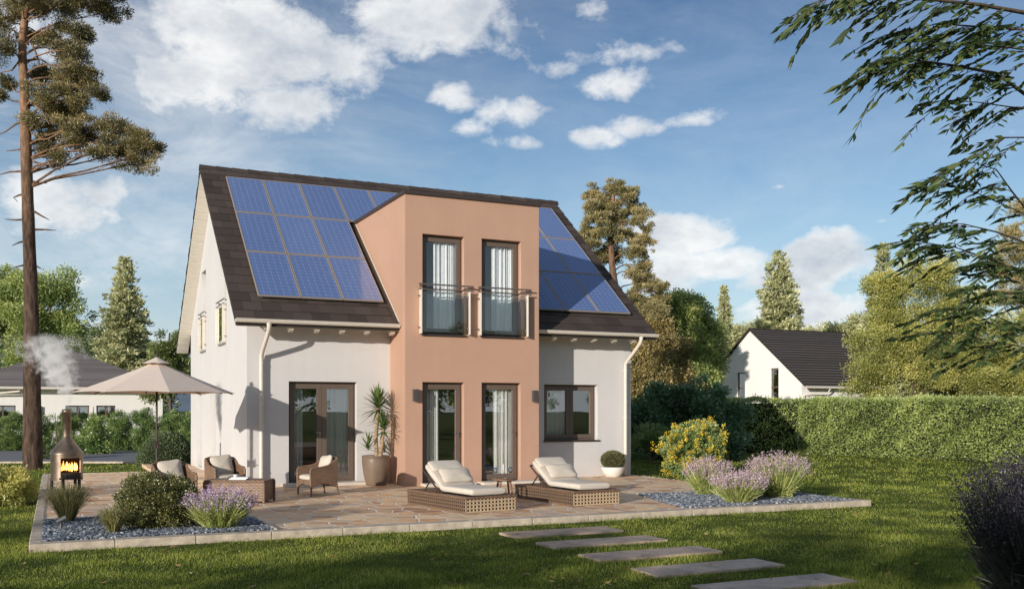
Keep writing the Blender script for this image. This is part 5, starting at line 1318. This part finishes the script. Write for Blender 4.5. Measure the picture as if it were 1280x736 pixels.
lavender('lavender', 'left lavender of the right bed, in front of the yellow blossom', 8.20, -5.85, 0, .46, .66, 850, 'lavpink', group=LG)
lavender('lavender', 'lowest, middle lavender of the right bed at the kerb', 7.72, -7.45, 0, .50, .50, 900, 'lavpink', group=LG)
lavender('lavender', 'right and tallest lavender of the right bed', 9.10, -6.95, 0, .58, .78, 1150, 'lavpink', group=LG)
lavender('lavender', 'small lavender tuft between the middle and right lavender', 8.42, -7.0, 0, .34, .50, 420, 'lavpink', group=LG)
dx_, dy_ = plan(4.45, 8.0)
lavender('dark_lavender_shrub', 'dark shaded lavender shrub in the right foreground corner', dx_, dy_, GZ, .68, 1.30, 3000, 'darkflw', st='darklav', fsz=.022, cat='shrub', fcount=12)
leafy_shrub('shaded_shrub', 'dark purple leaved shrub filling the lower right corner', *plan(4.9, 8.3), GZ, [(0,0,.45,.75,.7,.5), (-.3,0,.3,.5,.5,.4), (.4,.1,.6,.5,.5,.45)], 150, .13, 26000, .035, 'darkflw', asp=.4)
def reed(name, label, x, y, h, rad, n, mat='reed'):
    t = thing(name, label, 'ornamental grass', (x, y, 0), 0, 'ornamental grass tufts in the left bed')
    a = rng.uniform(0, 6.283, n); r = np.sqrt(rng.random(n)); hh = h*rng.uniform(.6,1.1,n); out = np.stack([np.cos(a), np.sin(a), np.zeros(n)], -1)
    b = out*(r*rad*.22)[:,None]; up = np.array([0,0,1.]); p1 = b+out*(r*rad*.35)[:,None]+up*(hh*.55)[:,None]; p2 = b+out*(r*rad*.8)[:,None]+up*(hh*(1-.1*r))[:,None]+rng.normal(size=(n,3))*.02; p3 = p2+out*(rad*.25*r)[:,None]-up*(.05*r*h/.5)[:,None]
    s = unit(np.cross(out, up)+rng.normal(size=(n,3))*.4)*.0032
    Q = np.concatenate([np.stack([b-s,b+s,p1+s,p1-s],1), np.stack([p1-s,p1+s,p2+s*.7,p2-s*.7],1), np.stack([p2-s*.7,p2+s*.7,p3+s*.2,p3-s*.2],1)])
    link('blades', mesh_leaves('blades', Q, LM[mat], np.tile(rng.random(n),3)), t)
reed('ornamental_grass', 'taller ornamental grass tuft in front of the fireplace', -3.70, -5.62, .58, .36, 900)
reed('ornamental_grass', 'smaller ornamental grass tuft by the front kerb, left of the round shrub', -3.12, -7.35, .36, .24, 600)
# white bowl with box ball
t = thing('potted_box_ball', 'clipped round box plant in a white bowl by the right downpipe', 'potted plant', (9.22, -.42, 0))
pot_lathe(t, [(0,.003), (.17,.003), (.19,.015), (.27,.12), (.305,.23), (.31,.26), (.285,.26), (.27,.20), (0,.20)], M['potwh'])
mb = MB(); mb.lathe([(0,.225), (.278,.222)], 20); mb.build('soil', M['soil'], t)
n = 9000; d = unit(rng.normal(size=(n,3))); P = d*np.array([.31,.31,.235])*(1-np.abs(rng.normal(size=n))*.09)[:,None]+np.array([0,0,.44]); Dr = unit(d+rng.normal(size=(n,3))*.7); L = .03*rng.uniform(.6,1.3,n)
link('foliage', mesh_leaves('foliage', leaf_quads(P, Dr, L, L*.5), LM['ball'], np.clip(rng.random(n)*.6+.2+.2*d[:,2],0,1)), t)
mb = MB(); mb.lathe([(0,.26), (.16,.28), (.22,.42), (.16,.58), (0,.61)], 16); mb.build('stems', M['shadecore'], t)  # solid dark core in place of the shade inside the ball

# ---- overhanging tree at the right, its trunk stands outside the picture
OX, OY = plan(7.2, 5.6); ot = thing('overhanging_tree', 'pinnate leaved branches hanging into the top right corner', 'tree', (OX, OY, GZ), -TH)
oinv = Matrix.Translation((OX, OY, GZ)) @ Matrix.Rotation(-TH, 4, 'Z'); oinv = oinv.inverted()
def og(u, v, Y):
    u = u + max(0, (1300-u))*.09
    return oinv @ site(u, v, Y)
bm_ = MB(); LP = []; LD = []; LL = []
def frond(p, d, L, nl=6, ll=.095):
    """a drooping stalk with paired leaflets"""
    d = d.normalized(); prev = p; side = d.cross(Vector((0,0,1))).normalized(); pts = [p]
    for k in range(1, nl+1):
        u = k/nl; q = p + d*L*u + Vector((0,0,-.22*L*u*u)); pts.append(q)
        dd = (q-prev).normalized()
        for s in (-1, 1):
            LP.append(tuple(q)); w = (dd*.85 + side*s*random.uniform(.5,.95) + Vector((0,0,random.uniform(-.35,.08)))).normalized()
            LD.append(tuple(w)); LL.append(ll*random.uniform(.75,1.2))
        prev = q
    LP.append(tuple(pts[-1])); LD.append(tuple((pts[-1]-pts[-2]).normalized())); LL.append(ll)
    bm_.tube(pts, [.002]*len(pts), 3, cap=False)
def bough(pts, r, nf, L=.32, ll=.083, start=.25, spread=1.0):
    P = [og(*p) for p in pts]; bm_.tube(P, [r*.55*(1-.85*i/(len(P)-1)) for i in range(len(P))], 6)
    nf = int(nf*1.35)
    for i in range(nf):
        u = start+(1-start)*(i+random.random())/nf; k = u*(len(P)-1); j = min(int(k), len(P)-2); p = P[j].lerp(P[j+1], k-j); d = (P[j+1]-P[j]).normalized()
        dd = d + Vector((random.uniform(-.4,.15), random.uniform(-.8,.8), random.uniform(-.60,.22)))*spread
        frond(p, dd, L*random.uniform(.6,1.2), random.choice((5,6,7)), ll)
    frond(P[-1], P[-1]-P[-2], L*.8, 6, ll)
B = [([(1400,30,5.8),(1290,18,5.4),(1215,6,5.1),(1150,0,4.9),(1100,-4,4.8),(1060,-2,4.7)], .026, 20), ([(1400,10,5.6),(1250,-34,5.2),(1120,-44,4.9),(1030,-14,4.7),(1000,2,4.6)], .022, 12),
     ([(1420,160,5.9),(1290,125,5.6),(1240,92,5.3),(1180,82,5.0),(1125,75,4.8),(1092,78,4.7)], .024, 26), ([(1420,60,5.9),(1290,38,5.5),(1220,34,5.3),(1160,30,5.1),(1110,40,5.0)], .016, 20),
     ([(1400,130,5.9),(1275,136,5.6),(1215,128,5.3),(1170,126,5.1)], .011, 9), ([(1400,200,5.9),(1300,172,5.5),(1250,172,5.3),(1225,190,5.1),(1200,200,5.0)], .012, 8),
     ([(1420,330,6.2),(1290,272,5.8),(1262,240,5.5),(1240,212,5.3),(1215,205,5.2)], .016, 8), ([(1290,272,5.8),(1235,250,5.5),(1200,236,5.3),(1175,228,5.2)], .008, 7),
     ([(1420,340,6.2),(1300,310,5.8),(1240,290,5.5),(1195,280,5.3),(1155,278,5.1)], .014, 12), ([(1430,380,6.2),(1290,345,5.8),(1225,322,5.5),(1180,308,5.3),(1145,304,5.1)], .014, 13),
     ([(1430,450,6.2),(1300,420,5.8),(1240,395,5.5),(1190,385,5.3)], .013, 12), ([(1430,400,6.2),(1310,375,5.8),(1250,365,5.6),(1215,360,5.4)], .012, 9),
     ([(1430,480,6.2),(1310,440,5.8),(1230,425,5.5),(1170,415,5.3)], .012, 14), ([(1430,500,6.2),(1320,400,5.8),(1270,340,5.6),(1230,330,5.4)], .012, 12), ([(1420,90,5.7),(1330,70,5.3),(1260,60,5.1),(1200,55,4.9),(1150,55,4.8)], .014, 18)]
for pts, r, nf in B: bough(pts, r, nf)
LPa = np.array(LP); n = len(LPa); V = leaf_quads(LPa, unit(np.array(LD)), np.array(LL), np.array(LL)*.25, .10)
link('crown', mesh_leaves('crown', V, LM['over']), ot)
for yb, zb, tp in ((0, 3.4, (1420,160,5.9)), (0, 2.6, (1430,380,6.2)), (0, 4.1, (1400,10,5.6)), (0, 2.2, (1430,450,6.2)), (0, 3.0, (1420,330,6.2)), (0,3.7,(1420,60,5.9)), (0,3.8,(1400,-30,5.5))):
    bm_.tube([(0, 0, zb-.4), Vector((0,0,zb)).lerp(og(*tp), .5), og(*tp)], [.09, .05, .03], 8)
bm_.tube([(0,0,-.1), (.05,0,1.2), (0,.05,2.6), (.02,0,4.4), (.3,.1,5.6)], [.2,.16,.14,.11,.04], 12); bm_.build('trunk', BARK, ot)
# its upper crown, above the picture
C = ell_clumps([(.6,-.5,6.2,2.0,2.0,1.1), (2.0,.5,5.4,1.4,1.4,1.0)], 60, .5); V, q = fill_clumps(C, 9000, .13, .35, .2); link('upper_crown', mesh_leaves('upper_crown', V, LM['over'], q), ot)

# ---- trees behind the viewer: a row added to shade the near lawn, then those in the window reflections
for i, (X, Y, H) in enumerate(((-24,-16,7.4), (-20.5,-15.5,6.3), (-17.5,-14,6.6), (-14.5,-14,6.9), (-12,-14.5,6.5), (-9.5,-14,6.6), (-7,-13.5,6.0), (-29,-13,7.0), (-4.5,-14.5,6.0))):
    broadleaf('garden_tree', 'green tree added in an unseen row to shade the near lawn', 'tree', X, Y, H, [(0,0,H*.55,2.0,2.0,H*.42), (.9,0,H*.4,1.5,1.5,H*.3), (-.9,.3,H*.45,1.4,1.4,H*.3)], 60, .6, 6500, .24, 'green', group='added shade trees behind the viewer')
for i, (X, Y, H) in enumerate(((20,-14,6.5), (27,-20,9), (35,-16,8), (44,-12,8), (32,-30,10), (52,-26,10), (62,-14,9), (40,-38,11), (24,-30,9), (70,-30,12), (57,-5,8), (48,2,7))):
    broadleaf('garden_tree', 'green tree of the neighbouring plot behind the viewer', 'tree', X, Y, H, [(0,0,H*.6,H*.3,H*.3,H*.38), (H*.15,0,H*.45,H*.22,H*.22,H*.3), (-H*.15,.3,H*.5,H*.2,H*.2,H*.3)], 60, .8, 6000, .3, 'brightened', group='trees on the plot behind the viewer')
# ================================================================== neighbouring houses
def hip_house():
    X, Y = -27.9, 49.5; x, y = plan(X, Y); t = thing('bungalow', 'low white bungalow with a dark hipped roof behind the left hedge', 'house', (x, y, GZ), 0)
    Wd, Dp, h = 9.6, 9.2, 2.95
    wins = [(4.75,5.9,1.15,2.05), (6.25,7.2,1.15,2.05), (1.2,2.4,1.1,2.05)]
    mb = MB(); wall_grid(mb, 0, Wd, 0, h, 0, .3, wins); mb.box(0, .3, .3, Dp, 0, h).box(Wd-.3, Wd, .3, Dp, 0, h).box(.3, Wd-.3, Dp-.3, Dp, 0, h); mb.build('wall', M['nwhite'], t)
    for (a, b, c, d) in wins:
        mb = MB(); mb.box(a, b, .12, .18, c, c+.07).box(a, b, .12, .18, d-.07, d).box(a, a+.07, .12, .18, c, d).box(b-.07, b, .12, .18, c, d).box((a+b)/2-.04, (a+b)/2+.04, .12, .18, c, d)
        w = mb.build('window', M['frame'], t); g = MB(); g.box(a+.07, b-.07, .14, .16, c+.07, d-.07); g.build('glass', M['glass'], w)
    e = .65; A = [(-e,-e), (Wd+e,-e), (Wd+e,Dp+e), (-e,Dp+e)]; zt = 5.15; cx, cy = Wd/2, Dp/2; ap = [(cx-.25,cy,zt), (cx+.25,cy,zt)]
    V = []; F = []; Q = []; n = 20
    for k in range(4):                # stepped courses
        p, q = A[k], A[(k+1)%4]; tp, tq = ((ap[0], ap[1]), (ap[1], ap[1]), (ap[1], ap[0]), (ap[0], ap[0]))[k]
        for i in range(n):
            u0, u1 = i/n, (i+1)/n+.006
            L = lambda a, b, u, dz: (a[0]+(b[0]-a[0])*u, a[1]+(b[1]-a[1])*u, h+.06+(zt-h)*u+dz)
            b_ = len(V); V += [L(p, tp, u0, .03), L(q, tq, u0, .03), L(q, tq, u1, 0), L(p, tp, u1, 0), L(p, tp, u0, -.005), L(q, tq, u0, -.005)]
            F += [(b_, b_+1, b_+2, b_+3), (b_, b_+4, b_+5, b_+1)]; r = random.random(); Q += [r, 0]
    r = link('roof', np_mesh('roof', V, F, M['nroof'], Q), t)
    mb = MB(); mb.box(-e, Wd+e, -e, Dp+e, h-.05, h+.04); mb.build('eaves_board', M['soffit'], r)
    mb = MB(); mb.box(-e-.1, Wd+e+.1, -e-.12, -e-.002, h-.06, h+.06).box(-e-.1, -e-.002, -e, Dp+e, h-.06, h+.06); mb.build('gutter', M['cream'], r)
    mb = MB(); mb.tube([(2.6,-.6,h-.05), (2.6,-.6,h-.18), (.5,-.12,h-.4), (.3,-.08,h-.6), (.3,-.08,0)], .05, 8); mb.build('downpipe', M['cream'], t)
    mb = MB(); mb.box(3.35, 3.6, -.12, -.002, 1.6, 2.0); mb.build('wall_lamp', M['lamp'], t)
hip_house()
def gable_house():
    x, y = plan(16.35, 55); t = thing('gabled_house', 'white gabled house with a dark roof beyond the right hedge', 'house', (x, y, GZ), 0)
    Wd, Dp, h, zr = 15, 9, 3.35, 6.6; sl = (zr-h)/(Dp/2)
    wins = [(6.15,6.95,1.0,3.75), (2.45,3.3,2.55,4.45)]     # y ranges in the gable facing -x
    mb = MB(); ys = sorted({0, Dp, Dp/2, *[w[0] for w in wins], *[w[1] for w in wins]}); rz_ = lambda q: h+sl*(q if q < Dp/2 else Dp-q)
    wins = [(5.0,5.75,2.2,4.1), (1.95,2.65,2.05,4.25)]; ys = sorted({0, Dp, Dp/2, *[w[0] for w in wins], *[w[1] for w in wins]})
    for a, b in zip(ys, ys[1:]):
        z = 0
        for w in wins:
            if w[0] < (a+b)/2 < w[1]: mb.box(0, .3, a, b, z, w[2]); z = w[3]
        mb.prism_x([(a, z), (b, z), (b, max(z+.01, rz_(b))), (a, max(z+.01, rz_(a)))], 0, .3)
    mb.box(.3, Wd, 0, .3, 0, h).box(.3, Wd, Dp-.3, Dp, 0, h).box(Wd-.3, Wd, .3, Dp-.3, 0, h); mb.build('wall', M['nwhite'], t)
    for (a, b, c, d) in wins:
        mb = MB(); mb.box(.08,.14,a,b,c,c+.07).box(.08,.14,a,b,d-.07,d).box(.08,.14,a,a+.07,c,d).box(.08,.14,b-.07,b,c,d).box(.08,.14,a,b,(c+d)/2-.04,(c+d)/2+.04)
        w = mb.build('window', M['frame'], t); g = MB(); g.box(.1,.12,a+.07,b-.07,c+.07,d-.07); g.build('glass', M['glass'], w)
        g = MB(); g.box(.2,.22,a+.07,b-.07,c+.07,d-.07); g.build('blind', M['canvas'], w)
    V = []; F = []; Q = []; n = 22; e = .45
    for s in (0, 1):
        for i in range(n):
            u0, u1 = i/n, (i+1)/n+.01; f = lambda u, dz: ((-e+(Dp/2+e)*u) if s == 0 else Dp-(-e+(Dp/2+e)*u), h-e*sl+(zr-h+e*sl)*u+.12+dz)
            (ya, za), (yb, zb), (yc, zc) = f(u0, .035), f(u1, 0), f(u0, -.06); b_ = len(V)
            V += [(-.12, ya, za), (Wd+.1, ya, za), (Wd+.1, yb, zb), (-.12, yb, zb), (-.12, yc, zc), (Wd+.1, yc, zc)]; F += [(b_,b_+1,b_+2,b_+3), (b_,b_+4,b_+5,b_+1)]; Q += [random.random(), .1]
    r = link('roof', np_mesh('roof', V, F, M['nroof'], Q), t)
    mb = MB(); 
    for s in (0, 1):
        g = (lambda q: q) if s == 0 else (lambda q: Dp-q)
        mb.prism_x([(g(-e), h-e*sl+.05), (g(Dp/2), zr+.05), (g(Dp/2), zr+.15), (g(-e), h-e*sl+.15)], -.13, Wd+.09)
    mb.build('roof_deck', M['tileedge'], r)
    mb = MB(); mb.tube([(-.15,-e-.08,h-e*sl+.06), (Wd,-e-.08,h-e*sl+.06)], .07, 8); mb.build('gutter', M['cream'], r)
    for k in range(16):
        mb = MB(); mb.box(.35+k*.9, .45+k*.9, -e+.03, -.002, h-.32, h-.18); mb.build('rafter_tail', M['soffit'], r)
    mb = MB(); mb.tube([(1.6,-e-.08,h-.35), (1.6,-.3,h-.62), (.6,-.1,h-.66), (.12,-.08,h-.72), (.12,-.08,0)], .045, 8); mb.build('downpipe', M['cream'], t)
gable_house()
# ================================================================== sky, sun, camera
sun_v = Vector((-1.42, -1.0, .345)).normalized()
sun_el = math.asin(sun_v.z); sun_az = math.atan2(sun_v.x, sun_v.y)
wd = bpy.data.worlds.new('World'); SC.world = wd; wd.use_nodes = True; nt = wd.node_tree; nt.nodes.clear(); ln = nt.links
out = N(nt, 'ShaderNodeOutputWorld'); bg = N(nt, 'ShaderNodeBackground'); bg.inputs['Strength'].default_value = .12
sky = N(nt, 'ShaderNodeTexSky', sky_type='NISHITA'); sky.sun_disc = False; sky.sun_elevation = sun_el; sky.sun_rotation = sun_az; sky.air_density = 1.0; sky.dust_density = .6; sky.ozone_density = 2.2; sky.altitude = 300
def mth(op, a, b_=None, c=None, cl=False):
    n = N(nt, 'ShaderNodeMath', operation=op, use_clamp=cl)
    for i, q in enumerate((a, b_, c)):
        if q is None: continue
        if isinstance(q, (int, float)): n.inputs[i].default_value = q
        else: ln.new(q, n.inputs[i])
    return n.outputs[0]
tc = N(nt, 'ShaderNodeTexCoord'); sp = N(nt, 'ShaderNodeSeparateXYZ'); ln.new(tc.outputs['Generated'], sp.inputs[0])
az = mth('ARCTAN2', sp.outputs['X'], sp.outputs['Y']); el = mth('ARCSINE', sp.outputs['Z'])
# clouds by compass bearing and height above the horizon (degrees)
azd = mth('MULTIPLY', az, 57.2958); eld = mth('MULTIPLY', el, 57.2958)
cv = N(nt, 'ShaderNodeCombineXYZ'); ln.new(azd, cv.inputs[0]); ln.new(eld, cv.inputs[1])
def noise(scale, detail, rough, sx=1, sy=1, off=0, dist=0.0):
    mp = N(nt, 'ShaderNodeMapping'); mp.inputs['Scale'].default_value = (sx, sy, 1); mp.inputs['Location'].default_value = (off, off*.7, off); ln.new(cv.outputs[0], mp.inputs[0])
    n = N(nt, 'ShaderNodeTexNoise', Scale=scale, Detail=detail, Roughness=rough, Distortion=dist); ln.new(mp.outputs[0], n.inputs['Vector']); return n.outputs['Fac']
fb = noise(.30, 11.0, .62, .85, 1.2, 31.7, .15); big = noise(.06, 5.0, .55, .8, 1.6, 11.0)
def azel(u, v):
    X = (u-640)/FOC; Z = -(v-HOR)/FOC; wx_ = X*ct+st; wy_ = -X*st+ct
    return math.degrees(math.atan2(wx_, wy_)), math.degrees(math.atan2(Z, math.hypot(1, X)))
CL = [(300,50,150,88,1.15), (220,90,85,60,.9), (370,130,75,42,1.0), (430,80,80,50,.9), (540,20,150,50,1.15), (640,45,90,30,.55), (735,12,34,22,.55),
      (570,122,50,24,1.0), (635,138,60,24,1.0), (595,155,40,18,.7), (655,180,62,15,.85), (755,66,80,20,.72), (775,106,74,21,1.0), (700,86,55,20,.6), (745,172,44,18,.95), (860,150,64,16,1.0), (800,158,62,16,.95),
      (60,250,85,48,1.0), (120,240,52,30,.9), (30,225,50,30,.8), (115,290,30,20,.55), (30,30,90,60,.75), (135,90,36,40,.65), (20,130,60,60,.4), (90,350,50,18,.85), (20,350,40,20,.8), (200,355,60,14,.35), (150,372,60,16,.4),
      (300,195,34,13,.35), (430,218,60,9,.4), (470,222,26,7,.45), (850,298,75,28,1.4), (890,332,100,28,1.2), (840,345,75,32,1.1), (1020,322,52,30,1.6), (985,348,90,24,1.15), (1010,388,100,26,1.2), (918,242,13,6,.7), (972,234,17,5,.6), (1110,275,24,6,.55), (1200,180,40,40,.55), (1255,150,40,40,.55), (1240,240,50,30,.4), (1102,147,8,4,.6), (930,288,40,7,.4), (1240,490,60,60,.4)]
mask = None
for (u, v, w, h_, s) in CL:
    a, e = azel(u, v); sw = w/FOC*57.3*math.cos(R(e)); sh = h_/FOC*57.3
    dx = mth('MULTIPLY', mth('SUBTRACT', azd, a), 1/sw); dy = mth('MULTIPLY', mth('SUBTRACT', eld, e), 1/sh)
    r2 = mth('ADD', mth('MULTIPLY', dx, dx), mth('MULTIPLY', dy, dy))
    g = mth('MULTIPLY', mth('POWER', 2.718, mth('MULTIPLY', r2, -.8)), s*1.05)
    mask = g if mask is None else mth('MAXIMUM', mask, g)
# away from the view: scattered cloud
away = N(nt, 'ShaderNodeMapRange'); away.inputs[1].default_value = 40; away.inputs[2].default_value = 70; ln.new(mth('ABSOLUTE', mth('SUBTRACT', azd, 25)), away.inputs[0])
gen = mth('MULTIPLY', mth('MULTIPLY', mth('SUBTRACT', big, .42), 3.0, cl=True), away.outputs[0]); mask = mth('MAXIMUM', mask, mth('MULTIPLY', gen, .9))
dens = mth('ADD', mth('MULTIPLY', mask, 2.1), mth('MULTIPLY_ADD', fb, 4.4, -3.15))
cov = N(nt, 'ShaderNodeMapRange', interpolation_type='SMOOTHSTEP'); cov.inputs[1].default_value = 0; cov.inputs[2].default_value = 1.25; ln.new(dens, cov.inputs[0])
cov = mth('MULTIPLY', cov.outputs[0], .92)
veil = mth('MULTIPLY', mth('MULTIPLY', mth('MULTIPLY_ADD', noise(.14, 9.0, .66, .6, 1.7, 20.0, .6), 2.6, -.85, cl=True), mth('ADD', mth('MULTIPLY', mth('SUBTRACT', 22.0, azd), .045, cl=True), .25, cl=True)), .62)
veil = mth('MAXIMUM', veil, mth('MULTIPLY', mth('SUBTRACT', 1.0, mth('MULTIPLY', eld, .07), cl=True), .25))
cov = mth('MAXIMUM', cov, veil)
thick = N(nt, 'ShaderNodeMapRange'); thick.inputs[1].default_value = .5; thick.inputs[2].default_value = 1.6; ln.new(dens, thick.inputs[0])
sh = noise(.30, 6.0, .6, .8, 1.3, 5.7); tone = mth('ADD', mth('MULTIPLY', thick.outputs[0], .25), mth('MULTIPLY_ADD', sh, 1.8, -.75), cl=True)
cr_ = ramp(nt, [(0, (8.3,8.3,8.2)), (.5, (5.6,5.9,6.3)), (1, (3.0,3.6,4.5))]); ln.new(tone, cr_.inputs['Fac'])
hs = N(nt, 'ShaderNodeMix', data_type='RGBA', blend_type='MULTIPLY'); hs.inputs[0].default_value = 1; ln.new(sky.outputs[0], hs.inputs[6]); gr = ramp(nt, [(0, (1.0,1.1,1.2)), (.11, (.82,1.0,1.10)), (.20, (.54,.75,.92)), (.28, (.36,.54,.73)), (1, (.4,.55,.72))]); ln.new(mth('MULTIPLY', eld, 1/90, cl=True), gr.inputs['Fac']); ln.new(gr.outputs['Color'], hs.inputs[7])
hz = N(nt, 'ShaderNodeMix', data_type='RGBA'); hz.inputs[7].default_value = (4.6,5.5,6.2,1); ln.new(mth('MULTIPLY', mth('POWER', 2.718, mth('MULTIPLY', mth('MAXIMUM', eld, 0.0), -.11)), .75), hz.inputs[0]); ln.new(hs.outputs[2], hz.inputs[6])
mx = N(nt, 'ShaderNodeMix', data_type='RGBA'); ln.new(cov, mx.inputs[0]); ln.new(hz.outputs[2], mx.inputs[6]); ln.new(cr_.outputs['Color'], mx.inputs[7])
ln.new(mx.outputs[2], bg.inputs['Color']); ln.new(bg.outputs[0], out.inputs[0])
sd = bpy.data.lights.new('sun', 'SUN'); sd.energy = 4.5; sd.angle = R(.5); sd.color = (1.0, .915, .81)
so = bpy.data.objects.new('sun', sd); COL.objects.link(so); so.rotation_euler = sun_v.to_track_quat('Z', 'Y').to_euler()
cd = bpy.data.cameras.new('camera'); co = bpy.data.objects.new('camera', cd); COL.objects.link(co)
co.location = (CAMX, CAMY, EYE); co.rotation_euler = (R(90), 0, -TH)
cd.sensor_width = 36; cd.lens = 36*FOC/1280; cd.shift_y = (HOR-368)/1280; cd.clip_end = 5000; cd.clip_start = .1
SC.camera = co
SC.view_settings.view_transform = 'Standard'; SC.view_settings.look = 'None'; SC.view_settings.exposure = 0
SC.cycles.max_bounces = 8; SC.cycles.transparent_max_bounces = 24; SC.cycles.volume_step_rate = 1.0; SC.cycles.volume_bounces = 3
SC.cycles.sample_clamp_indirect = 6
